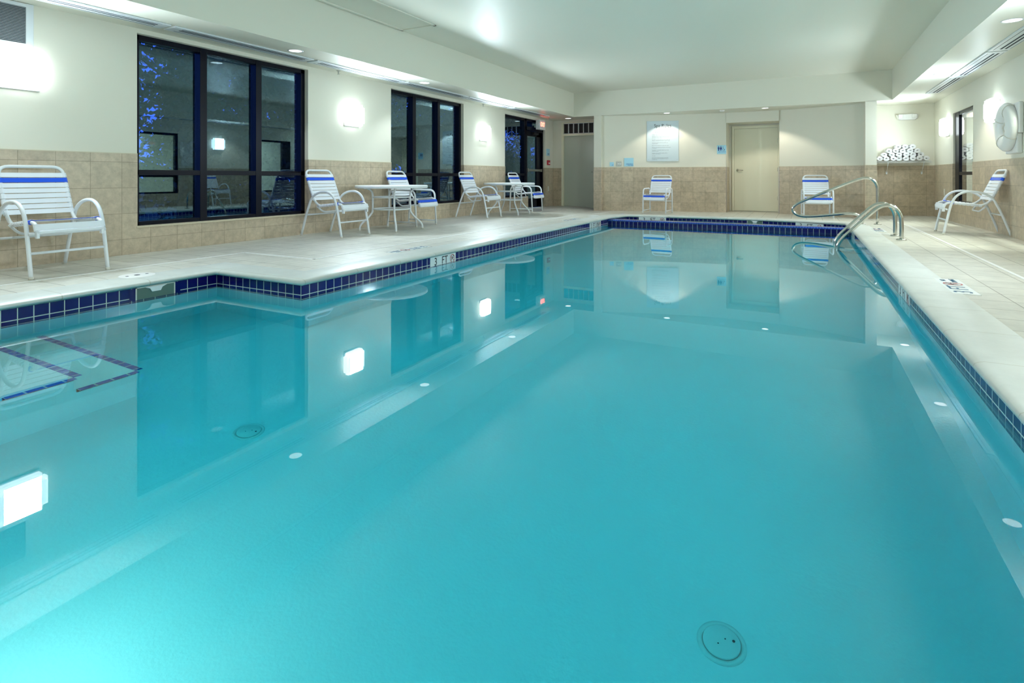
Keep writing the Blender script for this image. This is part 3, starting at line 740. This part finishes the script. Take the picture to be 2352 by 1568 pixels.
for (x, lab) in ((-1.9, 'round underwater pool lamp in the wall below the camera'),):
    o = empty('pool_lamp', (x, PY0+0.001, -0.62), label=lab, cat='pool lamp')
    MM = Matrix.Rotation(-PI/2, 4, 'X')
    bm = B(); lathe(bm, [(0.15, 0.0), (0.15, 0.015), (0.12, 0.03), (0.115, 0.02)], M=MM); newobj('trim_ring', bm, steel, o)
    bm = B(); cyl(bm, (0, 0.02, 0), 0.114, 0.006, axis='Y'); newobj('lens', bm, mat('lit_pool_lens', (1, 1, 1, 1), 0.3, emis=(1, 0.44, 0.36, 1), estr=POOLLAMP), o)

# ------------------------------------------------------------------ vents
def slot_vent(x, y0, y1, wd, lab):
    o = empty('slot_diffuser', (x, (y0+y1)/2, ZS), label=lab, cat='air vent', group='long white slot diffusers in the soffits')
    h = (y1-y0)/2
    bm = B(); box(bm, -wd/2, wd/2, -h+0.01, h-0.01, -0.018, 0.0, bev=0.005); newobj('face_plate', bm, ventw, o)
    for k in (0, 1):
        xx = -wd*0.02+k*wd*0.22
        bm = B(); box(bm, xx-0.011, xx+0.011, -h+0.12, h-0.12, -0.0195, -0.017); newobj('slot', bm, slotd, o)
    bm = B(); box(bm, -wd*0.34, -wd*0.34+0.006, -h+0.1, h-0.1, -0.0192, -0.017); box(bm, wd*0.42, wd*0.42+0.004, -h+0.1, h-0.1, -0.0192, -0.017); newobj('seam', bm, slotd, o)
for (a, c, lab) in ((-0.4, 1.58, 'slot diffuser in the soffit behind the louvred vent'), (1.60, 3.60, 'slot diffuser in the soffit between louvred vent and largest window'), (3.62, 5.58, 'slot diffuser in the soffit over the largest window'), (5.62, 7.60, 'slot diffuser in the soffit between the two three-pane windows'), (7.64, 9.62, 'slot diffuser in the soffit over the smaller three-pane window'), (9.66, 11.6, 'slot diffuser in the soffit before the exit door sidelight'), (11.64, 13.7, 'slot diffuser in the soffit over the exit door sidelight')):
    slot_vent(-6.17, a, c, 0.22, lab)
for (a, c, lab) in ((11.40, 13.44, 'slot diffuser in the soffit closest to the towel bay'), (9.34, 11.36, 'slot diffuser in the soffit above the life ring'), (7.28, 9.30, 'slot diffuser in the soffit before the life ring'), (5.2, 7.24, 'slot diffuser in the soffit opposite the first table')):
    slot_vent(2.24, a, c, 0.22, lab)
o = empty('wall_vent', (LX, 2.28, 2.29), label='tall white louvred wall vent above the closest sconce', cat='air vent')
bm = B(); h0, h1 = -0.28, 0.28
for d in ((0, 0.02, h0, h0+0.04, -0.215, 0.205), (0, 0.02, h1-0.06, h1, -0.215, 0.205), (0.001, 0.0185, h0+0.002, h1-0.002, 0.17, 0.203), (0.001, 0.0185, h0+0.002, h1-0.002, -0.213, -0.175)): box(bm, *d, bev=0.003)
newobj('frame', bm, ventw, o)
bm = B(); box(bm, 0.001, 0.004, h0+0.02, h1-0.03, -0.2, 0.19); newobj('backing', bm, slotd, o)
bm = B()
for k in range(24):
    z = -0.168+k*0.0142
    q = [bm.verts.new(p) for p in ((0.017, h0+0.03, z), (0.017, h1-0.05, z), (0.006, h1-0.05, z+0.010), (0.006, h0+0.03, z+0.010))]; bm.faces.new(q)
r = bmesh.ops.solidify(bm, geom=bm.faces[:], thickness=0.004); newobj('louvre', bm, ventw, o)
for (x, y, lab) in ((-6.40, 6.36, 'small ceiling sprinkler between the two three-pane windows'), (-6.42, 10.8, 'small ceiling sprinkler above the third sconce on the window wall'), (-6.3, 14.15, 'small ceiling sprinkler beside the lit exit sign')):
    o = empty('sprinkler', (x, y, ZS), label=lab, cat='sprinkler', group='ceiling sprinklers under the soffit')
    bm = B(); lathe(bm, [(0.035, 0), (0.035, -0.004), (0.012, -0.01), (0.010, -0.035), (0.004, -0.05)]); newobj('body', bm, satin, o)
    bm = B(); cyl(bm, (0, 0, -0.056), 0.02, 0.003); newobj('deflector', bm, satin, o)
o = empty('smoke_detector', (-1.78, 14.56, ZS), label='small white smoke detector between the niche downlights', cat='smoke detector')
bm = B(); lathe(bm, [(0.06, 0), (0.06, -0.012), (0.05, -0.03), (0.02, -0.036)]); newobj('housing', bm, plastic, o)

# ------------------------------------------------------------------ exit sign over the glass door
o = empty('exit_sign', (LX, 14.03, 2.30), label='lit red exit sign with lamp heads above the glass exit door', cat='exit sign')
boxo('housing', (0.004, 0.13, -0.18, 0.18, -0.14, 0.13), plastic, o, bev=0.006)
text('EXIT', 0.165, redlit, o, frame((0.132, 0, 0.0), (0, 1, 0), (0, 0, 1)), name='lettering', sx=0.8)
for s in (-1, 1):
    bm = B(); lathe(bm, [(0.02, 0), (0.045, 0.01), (0.05, 0.04), (0.045, 0.045)], M=Matrix.Rotation(-PI/2*s, 4, 'X'), c=(0.07, s*0.18, 0.02)); newobj('lamp_head', bm, plastic, o)
# emergency light over towels
o = empty('emergency_light', (2.09, 15.35, 2.21), label='white twin-head emergency light above the folded towels', cat='emergency light')
bm = B(); pts = [(-0.21, 0.055), (-0.18, -0.05), (-0.13, -0.07), (0.15, -0.07), (0.20, -0.03), (0.22, 0.05), (0.12, 0.07), (-0.1, 0.06)]
A = [bm.verts.new((x, -0.004, z)) for x, z in pts]; C = [bm.verts.new((x*0.92, -0.09, z*0.9)) for x, z in pts]
bm.faces.new(A[::-1]); bm.faces.new(C)
for k in range(8): bm.faces.new((A[k], A[(k+1) % 8], C[(k+1) % 8], C[k]))
bmesh.ops.recalc_face_normals(bm, faces=bm.faces); newobj('housing', bm, plastic, o)
for s in (-1, 1):
    bm = B(); box(bm, s*0.13-0.045, s*0.13+0.045, -0.125, -0.07, -0.035, 0.06, bev=0.012); newobj('lamp_head', bm, plastic, o)

# ------------------------------------------------------------------ doors
d = empty('door_2', (-1.11, 15.88, -0.06), kind='structure')
bm = B(); hw = 0.58
for q in ((-hw, -hw+0.055, -0.02, 0.02, 0, 2.26), (hw-0.055, hw, -0.02, 0.02, 0, 2.26), (-hw+0.004, hw-0.004, -0.018, 0.018, 2.19, 2.258)): box(bm, *q, bev=0.004)
newobj('door_frame', bm, doorp, d)
boxo('door_leaf', (-hw+0.058, hw-0.058, -0.005, 0.02, 0.012, 2.185), doorp, d, bev=0.002)
bm = B(); lathe(bm, [(0.03, 0), (0.03, 0.012), (0.012, 0.016), (0.012, 0.05)], M=Matrix.Rotation(PI/2, 4, 'X'), c=(-0.44, -0.005, 1.09)); tube(bm, [(-0.44, -0.055, 1.09), (-0.39, -0.058, 1.092), (-0.30, -0.05, 1.085)], 0.009)
newobj('door_handle', bm, steel, d)
for z in (0.35, 1.1, 1.85):
    bm = B(); cyl(bm, (hw-0.057, -0.008, z-0.05), 0.007, 0.10, seg=10); newobj('hinge', bm, satin, d)
d = empty('door_3', (-5.66, 15.05, -0.01), kind='structure')
bm = B()
for q in ((-0.62, -0.555, -0.01, 0.10, 0, 2.45), (0.5, 0.56, -0.01, 0.10, 0, 2.45), (-0.616, 0.556, -0.008, 0.098, 2.05, 2.11), (-0.616, 0.556, -0.008, 0.098, 2.42, 2.448)): box(bm, *q, bev=0.004)
newobj('door_frame', bm, doorp, d)
boxo('door_leaf', (-0.553, 0.5, 0.05, 0.09, -0.06, 2.05), doorg, d, bev=0.002)
bm = B(); tube(bm, [(0.42, 0.05, 1.0), (0.42, 0.0, 1.0), (0.30, -0.005, 1.0)], 0.009); newobj('door_handle', bm, steel, d)
boxo('backing', (-0.9, 1.0, 0.12, 0.16, -0.2, 2.5), blackm, d)
boxo('transom_dark', (-0.56, 0.5, 0.05, 0.06, 2.11, 2.42), blackm, d)
bm = B()
for k in range(1, 8):
    x = -0.56+0.155*k
    if x < 0.5: box(bm, x-0.009, x+0.009, 0.0, 0.05, 2.11, 2.42)
box(bm, -0.56, 0.5, 0.0, 0.05, 2.11, 2.125); box(bm, -0.56, 0.5, 0.0, 0.05, 2.405, 2.42)
newobj('transom_bars', bm, ventw, d)

# ------------------------------------------------------------------ signs on the niche wall
def nyl(x):
    for P in (lw, rw):
        for a, c in zip(P, P[1:]):
            if a.x <= x <= c.x: return a.y+(c.y-a.y)*(x-a.x)/(c.x-a.x)
    return lw[-1].y if x > -3 else lw[0].y
def signframe(x, z, wd):
    a = Vector((x-wd/2, nyl(x-wd/2), 0)); c = Vector((x+wd/2, nyl(x+wd/2), 0)); t = (c-a).normalized(); m = (a+c)/2+Vector((t.y, -t.x, 0))*0.004
    return frame((m.x, m.y, z), t, (0, 0, 1))
def sign(name, x, z, wd, h, m, lab, cat='sign', group=None, th=0.008):
    M = signframe(x, z, wd); o = empty(name, M.translation, label=lab, cat=cat, group=group); o.matrix_world = M
    boxo('panel', (-wd/2, wd/2, -h/2, h/2, -0.002, th), m, o, bev=0.0015)
    return o
o = sign('rules_sign', -3.31, 1.80, 0.82, 1.07, signw, 'tall pale rules panel headed Spa Rules on the niche wall')
tz = 0.0088
T = lambda x, y: Matrix.Translation((x, y, tz))
text('Spa Rules', 0.125, inkd, o, T(0, 0.405), name='heading', sx=0.92)
text('For Your Safety,', 0.058, greyi, o, T(-0.01, 0.29), name='subheading'); text('Please Observe', 0.058, greyi, o, T(-0.01, 0.235), name='subheading')
lines = ['Pregnant women and persons with heart disease,', 'diabetes, high or low blood pressure, or other', 'medical conditions should not enter the spa/hot', 'tub without prior medical consultation and', 'permission of their doctor.', '', 'Do NOT use the spa/hot tub when under the', 'influence of alcohol, narcotics or other drugs.', '', 'Use of the spa/hot tub by yourself is not', 'recommended.', '', 'Enter and exit slowly and watch your step.', '', 'Observe reasonable time limits to avoid nausea', 'or dizziness.', '', 'Keep glass or breakable objects out of the', 'spa/hot tub area.', '', 'Unsupervised use of the spa/hot tub by', 'children is prohibited.', '', 'No pets.', '', 'Please be courteous and tidy; unattended.', 'Management is not responsible for lost or', 'missing items.']
bm = text_bm('\n'.join(lines), 0.0262, 0.0003, 'LEFT')
ys = [v.co.y for v in bm.verts]; cyy = (max(ys)+min(ys))/2
sc_ = 0.70/(max(ys)-min(ys))
bmesh.ops.transform(bm, matrix=Matrix.Translation((-0.275, -0.155, tz))@Matrix.Diagonal((0.95, sc_, 1, 1))@Matrix.Translation((0, -cyy, 0)), verts=bm.verts)
newobj('body_text', bm, greyi, o)
for (x, y) in ((-0.37, 0.49), (0.37, 0.49), (-0.37, -0.49), (0.37, -0.49)):
    bm = B(); cyl(bm, (x, y, 0.008), 0.006, 0.003, seg=10); newobj('screw', bm, satin, o)
o = sign('restroom_sign', -1.87, 1.555, 0.225, 0.225, signb, 'small pale blue restroom sign with three navy figures beside the door')
def figure(bm, x, s, skirt):
    bm.faces.new([bm.verts.new((x+0.011*s*math.cos(k*PI/6), 0.078+0.011*s*math.sin(k*PI/6), tz)) for k in range(12)])
    body = [(-0.017, 0.062), (0.017, 0.062), (0.021, 0.02), (0.014, 0.02), (0.013, -0.03), (-0.013, -0.03), (-0.014, 0.02), (-0.021, 0.02)] if not skirt else [(-0.014, 0.062), (0.014, 0.062), (0.026, 0.008), (0.011, 0.008), (0.010, -0.03), (-0.010, -0.03), (-0.011, 0.008), (-0.026, 0.008)]
    bm.faces.new([bm.verts.new((x+a, c, tz)) for a, c in body[::-1]])
bm = B(); figure(bm, -0.072, 1, False); figure(bm, -0.018, 1, True)
ringp = [(0.045+0.026*math.cos(k*PI/10+2.4), -0.005+0.026*math.sin(k*PI/10+2.4), tz+0.001) for k in range(15)]
tube(bm, ringp, 0.003, 5); tube(bm, [(0.035, 0.055, tz), (0.037, 0.018, tz), (0.058, 0.018, tz), (0.068, -0.018, tz), (0.076, -0.015, tz)], 0.004, 5)
bm.faces.new([bm.verts.new((0.035+0.008*math.cos(k*PI/6), 0.066+0.008*math.sin(k*PI/6), tz)) for k in range(12)])
newobj('pictogram', bm, navy, o)
text('RESTROOM', 0.036, midb, o, T(0.008, -0.062), sx=0.95)
o = sign('call_sign', -4.575, 1.19, 0.11, 0.11, signb, 'tiny pale blue sign, the one by the niche corner left of the shutoff plate')
text('SPA', 0.022, midb, o, T(0.028, -0.012)); text('JETS', 0.022, midb, o, T(0.022, -0.036))
o = sign('switch_plate', -4.40, 1.20, 0.135, 0.125, satin, 'square steel switch plate with two round knobs on the niche wall', cat='switch')
bm = B(); cyl(bm, (-0.015, 0.0, 0.008), 0.018, 0.012, seg=16); newobj('button', bm, plastic, o)
bm = B(); cyl(bm, (0.035, 0.0, 0.008), 0.024, 0.014, seg=18); newobj('timer_knob', bm, plastic, o)
bm = B(); cyl(bm, (0.035, 0.0, 0.022), 0.008, 0.004, seg=12); newobj('knob_cap', bm, blackm, o)
o = sign('shutoff_sign', -4.15, 1.245, 0.245, 0.225, signb, 'pale blue square sign reading emergency shut-off above the wainscot')
text('EMERGENCY', 0.034, midb, o, T(0.02, -0.052), sx=0.9); text('SHUT-OFF', 0.034, midb, o, T(0.04, -0.086), sx=0.9)
# signs on the side wall of the alcove
o = empty('call_sign', (LX, 14.68, 1.55), label='small pale blue notice beside the glass exit door', cat='sign')
boxo('panel', (0.0, 0.008, -0.11, 0.11, -0.09, 0.11), signb, o, bev=0.001)
text('EXIT', 0.06, navy, o, frame((0.009, 0.02, -0.04), (0, 1, 0), (0, 0, 1)))
o = empty('fire_alarm_pull', (LX, 14.68, 1.26), label='small red fire alarm pull station beside the glass exit door', cat='fire alarm')
boxo('housing', (0.0, 0.04, -0.08, 0.08, -0.07, 0.07), redp, o, bev=0.006)
bm = B(); box(bm, 0.04, 0.05, -0.05, 0.05, -0.03, 0.0, bev=0.002); newobj('pull_bar', bm, plastic, o)
boxo('power_outlet', (LX+0.01, LX+0.017, 14.63, 14.72, 0.44, 0.58), offw, label='cream wall outlet low on the tiles beside the exit door', cat='outlet', bev=0.002)
boxo('power_outlet', (RX-0.017, RX-0.01, 14.28, 14.36, 0.46, 0.60), offw, label='cream wall outlet low on the tiles near the towel bay', cat='outlet', bev=0.002)

# ------------------------------------------------------------------ towel shelf
S = empty('wire_shelf', (1.98, 15.34, 1.20), label='white wire wall shelf carrying the rolled towels', cat='shelf')
bm = B(); X0, X1 = -0.50, 0.50; D = 0.34
for y, z in ((-D, 0.0), (-D, -0.035), (-D*0.5, -0.004), (-0.015, 0.0)): tube(bm, [(X0, y, z), (X1, y, z)], 0.004, 6)
newobj('rail', bm, white, S)
bm = B()
for k in range(37):
    x = X0+(X1-X0)*k/36; tube(bm, [(x, -0.012, 0.003), (x, -D, 0.003), (x, -D, -0.035)], 0.0022, 4)
newobj('cross_wires', bm, white, S)
for x in (-0.28, 0.38):
    bm = B(); tube(bm, [(x, -D+0.02, -0.02), (x-0.0, -0.015, -0.25)], 0.006, 6); box(bm, x-0.016, x+0.016, -0.025, -0.008, -0.29, -0.23, bev=0.003); newobj('bracket', bm, white, S)
def towel_bm(seed):
    rnd = random.Random(seed); bm = B(); N = 46; turns = 3.4; R = 0.054; prev = None; L = 0.30
    outer = []; 
    for i in range(N+1):
        t = i/N; a = t*turns*2*PI+rnd.uniform(0, .02); r = 0.010+(R-0.010)*t**0.9
        outer.append((r*1.12*math.cos(a), r*0.92*math.sin(a)))
    ths = 0.0055
    Vs = []
    for i, (x, z) in enumerate(outer):
        a = i/N*turns*2*PI; nx, nz = math.cos(a), math.sin(a)
        row = []
        for (yy, o) in ((-L/2, ths), (-L/2-0.006, 0.0), (-L/2, -ths), (L/2, -ths), (L/2, ths)):
            row.append(bm.verts.new((x+nx*o, yy, z+nz*o)))
        Vs.append(row)
    for A, C in zip(Vs, Vs[1:]):
        for k in range(5):
            f = bm.faces.new((A[k], A[(k+1) % 5], C[(k+1) % 5], C[k])); f.smooth = True
    bm.faces.new(Vs[0]); bm.faces.new(Vs[-1][::-1])
    bmesh.ops.recalc_face_normals(bm, faces=bm.faces)
    return bm
protos = []
for s in range(3):
    me_bm = towel_bm(s); me = bpy.data.meshes.new('towel'); me_bm.to_mesh(me); me_bm.free(); me.materials.append(towelm); protos.append(me)
ords = ['first', 'second', 'third', 'fourth', 'fifth', 'sixth', 'seventh', 'eighth']
rows = [('bottom row', [(1.545+0.121*k, 0) for k in range(8)]), ('second row', [(1.545+0.085+0.133*k, 1) for k in range(6)]), ('third row', [(1.545+0.166+0.130*k, 2) for k in range(5)]), ('top row', [(1.545+0.335+0.134*k, 3) for k in range(3)])]
for rn, items in rows:
    for k, (x, r) in enumerate(items):
        t = bpy.data.objects.new('towel', random.choice(protos)); COL.objects.link(t)
        t.location = (x, 15.16+random.uniform(-.012, .012), 1.205+0.056+r*0.087)
        t.rotation_euler = (0, random.uniform(0, 6.28), random.uniform(-.04, .04))
        t.rotation_euler = (0, random.choice((0, PI, 0.3, PI-0.3, 0.15)), random.uniform(-.04, .04))
        t['label'] = 'rolled white towel, %s from the niche pier in the %s' % (ords[k], rn); t['category'] = 'towel'; t['group'] = 'rolled white towels on the wire shelf'

# ------------------------------------------------------------------ life ring
o = empty('life_ring', (RX, 10.03, 1.54), label='white cased life ring mounted on the wall above the sloping chair', cat='life ring')
bm = B(); MR = Matrix.Rotation(-PI/2, 4, 'Y')
segs, sides = 56, 18; R, rx, rr = 0.235, 0.072, 0.105
for i in range(segs):
    for j in range(sides): pass
rings = []
for i in range(segs):
    a = 2*PI*i/segs; row = []
    for j in range(sides):
        b = 2*PI*j/sides; rad = R+rr*math.cos(b); row.append(bm.verts.new((-0.095+rx*math.sin(b), rad*math.cos(a), rad*math.sin(a))))
    rings.append(row)
for i in range(segs):
    for j in range(sides):
        f = bm.faces.new((rings[i][j], rings[(i+1) % segs][j], rings[(i+1) % segs][(j+1) % sides], rings[i][(j+1) % sides])); f.smooth = True
newobj('ring', bm, plastic, o)
for a in (0.5, 2.1, 3.7, 5.3):
    bm = B(); pts = []
    for j in range(14):
        b = 2*PI*j/14; rad = R+(rr+0.004)*math.cos(b); pts.append((-0.095+(rx+0.004)*math.sin(b), rad*math.cos(a), rad*math.sin(a)))
    tube(bm, pts, 0.006, 6, closed=True)
    newobj('band', bm, offw, o)
bm = B(); cyl(bm, (-0.10, 0, 0), 0.15, 0.09, axis='X', seg=32); newobj('centre_panel', bm, plastic, o)
bm = B(); tube(bm, catmull([(-0.115, -0.03, 0.06), (-0.13, 0.02, 0.0), (-0.115, 0.03, -0.07), (-0.12, -0.02, -0.1)], 5), 0.012, 8); newobj('handgrip', bm, offw, o)
boxo('wall_bracket', (-0.06, 0.0, -0.30, 0.20, -0.37, -0.10), plastic, o, bev=0.015)
boxo('back_plate', (-0.055, 0.0, -0.34, 0.30, -0.10, 0.32), plastic, o, bev=0.015)

# ------------------------------------------------------------------ handrails
def flange(bm, x, y): lathe(bm, [(0.06, 0.0), (0.06, 0.008), (0.05, 0.014), (0.027, 0.016)], c=(x, y, 0.0))
for (y, lab) in ((9.62, 'steel pool handrail, the farther of the matching pair'), (9.03, 'steel pool handrail, the nearer of the matching pair')):
    o = empty('pool_handrail', (1.17, y, 0.002), label=lab, cat='handrail', group='pair of steel handrails into the pool')
    pts = [(0, 0, 0.0), (0, 0, 0.20), (-0.012, 0, 0.33), (-0.07, 0, 0.43), (-0.16, 0, 0.462), (-0.27, 0, 0.42), (-0.42, 0, 0.27), (-0.58, 0, 0.10), (-0.68, 0, -0.01), (-0.735, 0, -0.10), (-0.745, 0, -0.17), (-0.745, 0.0, -0.42), (-0.60, 0, -0.60), (-0.46, 0, -0.64)]
    bm = B(); tube(bm, catmull(pts, 5), 0.025, 14); newobj('tube', bm, steel, o)
    bm = B(); flange(bm, 0, 0); newobj('escutcheon', bm, steel, o)
dz = deckz(1.15, 11.85)
o = empty('spa_handrail', (1.18, 11.85, dz+0.001), label='looped steel handrail reaching out over the spa', cat='handrail')
pts = [(0, 0, 0), (0, 0, 0.55), (-0.012, 0, 0.70), (-0.07, 0, 0.80), (-0.17, 0, 0.835), (-0.33, 0, 0.795), (-0.70, 0, 0.63), (-1.12, 0, 0.43), (-1.28, 0, 0.345), (-1.355, 0, 0.26), (-1.33, 0, 0.17), (-1.22, 0, 0.115), (-1.02, 0, 0.115), (-0.70, 0, 0.155), (-0.46, 0, 0.185), (-0.33, 0, 0.175), (-0.255, 0, 0.11), (-0.235, 0, 0.0)]
bm = B(); tube(bm, catmull(pts, 5), 0.025, 14); newobj('tube', bm, steel, o)
bm = B(); flange(bm, 0, 0); newobj('escutcheon', bm, steel, o)
bm = B(); flange(bm, -0.235, 0); newobj('escutcheon', bm, steel, o)

# ------------------------------------------------------------------ chairs
def strap_bm(c, tang, nrm, hw, wd, tr):
    """band across y from -hw to hw over tubes of radius tr; c centre (x,z), tang/nrm 2D"""
    bm = B(); prof = []
    prof.append((-hw+tr*0.2, -tr-0.001)); 
    for k in range(5):
        a = -PI/2-k*PI/4*0.98; prof.append((-hw+(tr+0.0035)*math.cos(a), (tr+0.0035)*math.sin(a)))
    prof += [(-hw+tr*1.2, tr*0.85), (0, tr*0.72)]
    full = prof+[(-y, z) for (y, z) in prof[::-1][1:]]
    th = 0.0022; rows = []
    for i, (y, z) in enumerate(full):
        a = full[max(0, i-1)]; b = full[min(len(full)-1, i+1)]; dx, dz_ = b[0]-a[0], b[1]-a[1]; l = math.hypot(dx, dz_) or 1
        n2 = (-dz_/l, dx/l)
        r = []
        for (s, o) in ((-wd/2, th), (wd/2, th), (wd/2, -th), (-wd/2, -th)):
            yy = y+n2[0]*o; zz = z+n2[1]*o
            r.append(bm.verts.new((c[0]+tang[0]*s+nrm[0]*zz, yy, c[1]+tang[1]*s+nrm[1]*zz)))
        rows.append(r)
    for A, C in zip(rows, rows[1:]):
        for k in range(4): bm.faces.new((A[k], A[(k+1) % 4], C[(k+1) % 4], C[k]))
    bm.faces.new(rows[0][::-1]); bm.faces.new(rows[-1])
    bmesh.ops.recalc_face_normals(bm, faces=bm.faces)
    return bm
def make_chair(square, lab):
    o = empty('strap_chair', (0, 0, 0), label=lab, cat='chair', group='white strap chairs around the pool deck')
    hw, ha, tr = 0.245, 0.285, 0.0155
    X = lambda x: x-0.40
    # seat and back loop
    side = [(0.787, 0.345) if square else (0.775, 0.385), (0.745, 0.455), (0.68, 0.468), (0.32, 0.430), (0.225, 0.50), (0.035, 0.945)]
    L = [(X(x), -hw, z) for x, z in side]; Rr = [(X(x), hw, z) for x, z in side[::-1]]
    rad = [0.02, 0.04, 0.03, 0.07, 0.07, 0.085]; 
    pts = fillet(L+Rr, rad+rad[::-1], 5, closed=True)
    bm = B(); tube(bm, pts, tr, 10, closed=True); newobj('seat_frame', bm, white, o)
    # arms with legs
    for s in (-1, 1):
        y = s*ha
        if square: prof = fillet([(X(0.12), y, 0), (X(0.15), y, 0.625), (X(0.70), y, 0.615), (X(0.735), y, 0)], [0, 0.11, 0.11, 0], 6)
        else: prof = catmull([(X(x), y, z) for x, z in ((0.0, 0), (0.085, 0.25), (0.155, 0.43), (0.22, 0.55), (0.34, 0.62), (0.50, 0.632), (0.615, 0.575), (0.68, 0.455), (0.725, 0.26), (0.775, 0))], 4)
        bm = B(); tube(bm, prof, 0.0165, 10); a = newobj('arm_frame', bm, white, o)
        fx = ((X(0.12), X(0.735)) if square else (X(0.0), X(0.775)))
        for x in fx:
            bm = B(); cyl(bm, (x, y, -0.0), 0.0185, 0.022, seg=12); newobj('foot_cap', bm, offw, a)
        if square:
            bm = B(); tube(bm, [(X(0.124), y, 0.075), (X(0.73), y, 0.075)], 0.011, 8); newobj('side_stretcher', bm, white, o)
        bm = B(); tube(bm, [(X(0.215), s*(hw), 0.53), (X(0.20), s*ha, 0.53)], 0.012, 8); newobj('arm_joint', bm, white, o)
    # cross members
    fx1 = 0.715 if square else 0.735
    bm = B(); tube(bm, [(X(fx1), -ha, 0.37), (X(fx1), ha, 0.37)], 0.0125, 8); newobj('front_rail', bm, white, o)
    if not square:
        bm = B(); tube(bm, [(X(0.738), -ha, 0.21), (X(0.738), ha, 0.21)], 0.0115, 8); newobj('front_stretcher', bm, white, o)
    rx_ = 0.135 if square else 0.10
    bm = B(); tube(bm, [(X(rx_), -ha, 0.30), (X(rx_), ha, 0.30)], 0.0115, 8); newobj('rear_stretcher', bm, white, o)
    bm = B(); tube(bm, fillet([(X(0.27), -hw, 0.43), (X(0.34), -hw+0.05, 0.345), (X(0.34), hw-0.05, 0.345), (X(0.27), hw, 0.43)], 0.05, 4), 0.012, 8); newobj('under_brace', bm, white, o)
    for s in (-1, 1):
        bm = B(); box(bm, X(0.75), X(0.785), s*(hw-0.005)-0.012, s*(hw-0.005)+0.012, 0.335, 0.40, bev=0.004); newobj('front_bracket', bm, white, o)
    # straps
    p0, p1 = Vector((0.225, 0.50)), Vector((0.035, 0.945)); t = (p1-p0).normalized(); nn = Vector((t.y, -t.x))
    zs = [0.862-0.0475*k for k in range(8)]
    for k, z in enumerate(zs):
        u = (z-p0.y)/t.y; c = p0+t*u
        newobj('back_strap', strap_bm((X(c.x), c.y), t, nn, hw, 0.044, tr), strapb if k == 1 else strapw, o, label='blue back strap' if k == 1 else None)
    q0, q1 = Vector((0.68, 0.468)), Vector((0.32, 0.430)); t = (q1-q0).normalized(); nn = Vector((-t.y, t.x))
    if nn.y < 0: nn = -nn
    for k in range(8):
        c = q0+t*(0.012+0.047*k)
        newobj('seat_strap', strap_bm((X(c.x), c.y), t, nn, hw, 0.036, tr), strapb if (k == 0 and not square) else strapw, o, label='blue seat strap' if (k == 0 and not square) else None)
    t = Vector((0.39, -0.92)).normalized(); nn = Vector((0.92, 0.39))
    if square:
        newobj('seat_strap', strap_bm((X(0.756), 0.428), t, nn, hw, 0.044, tr), strapb, o, label='blue seat strap')
        newobj('seat_strap', strap_bm((X(0.775), 0.378), t, nn, hw, 0.050, tr), strapw, o)
    else:
        newobj('seat_strap', strap_bm((X(0.762), 0.423), t, nn, hw, 0.055, tr), strapw, o)
    return o
chA = make_chair(False, 'white strap chair with arched arms closest to the camera on the window side')
chB = make_chair(True, 'white strap chair between the first table and the smaller three-pane window')
def put(o, x, y, rz, lab):
    o.location = (x, y, deckz(x, y)); o.rotation_euler = (0, 0, rz); o['label'] = lab
put(chA, -6.02, 2.48, 0.0, 'white strap chair with arched arms alone below the louvred wall vent')
c = copy_tree(chA); put(c, -6.06, 5.98, 0.02, 'white strap chair with arched arms beside the first round table')
c = copy_tree(chA); put(c, -6.06, 10.02, 0.0, 'white strap chair with arched arms beside the second round table')
c = copy_tree(chA); put(c, 2.21, 10.50, PI, 'white strap chair seen from the side under the life ring')
put(chB, -6.13, 7.82, 0.0, 'white strap chair with squared arms behind the first round table')
c = copy_tree(chB); put(c, -6.08, 12.25, 0.0, 'white strap chair with squared arms behind the second round table')
c = copy_tree(chB); put(c, -3.25, 14.10, -PI/2-0.05, 'white strap chair with squared arms below the rules sign')
c = copy_tree(chB); put(c, 0.27, 14.2, -PI/2+0.08, 'white strap chair with squared arms between restroom door and towel bay')

# ------------------------------------------------------------------ tables
def make_table(lab):
    o = empty('round_table', (0, 0, 0), label=lab, cat='table', group='round white patio tables')
    R = 0.575; Z = 0.715
    bm = B(); lathe(bm, [(R-0.01, Z-0.045), (R, Z-0.040), (R+0.002, Z-0.008), (R-0.008, Z), (R-0.03, Z-0.002), (0.03, Z-0.004)], seg=64); newobj('table_top', bm, white, o)
    for k in range(4):
        a = PI/4+k*PI/2; c, s = math.cos(a), math.sin(a)
        prof = [(0.44, 0.668), (0.38, 0.664), (0.325, 0.63), (0.30, 0.56), (0.30, 0.33), (0.315, 0.27), (0.37, 0.20), (0.46, 0.115), (0.495, 0.06), (0.50, 0.0)]
        bm = B(); tube(bm, catmull([(r*c, r*s, z) for r, z in prof], 4), 0.016, 10); lg = newobj('leg', bm, white, o)
        bm = B(); cyl(bm, (0.50*c, 0.50*s, 0.0), 0.0185, 0.02, seg=12); newobj('foot_cap', bm, offw, lg)
    for z in (0.525, 0.335):
        bm = B(); tube(bm, [(0.285*math.cos(t*2*PI/40), 0.285*math.sin(t*2*PI/40), z) for t in range(40)], 0.012, 8, closed=True); newobj('ring_brace', bm, white, o)
    return o
t1 = make_table('round white table standing nearer the largest window'); t1.location = (-5.88, 7.0, 0); t1.rotation_euler = (0, 0, 0.05)
t2 = copy_tree(t1); t2['label'] = 'round white table standing in front of the exit door sidelight'; t2.location = (-5.86, 11.0, 0); t2.rotation_euler = (0, 0, 0.1)
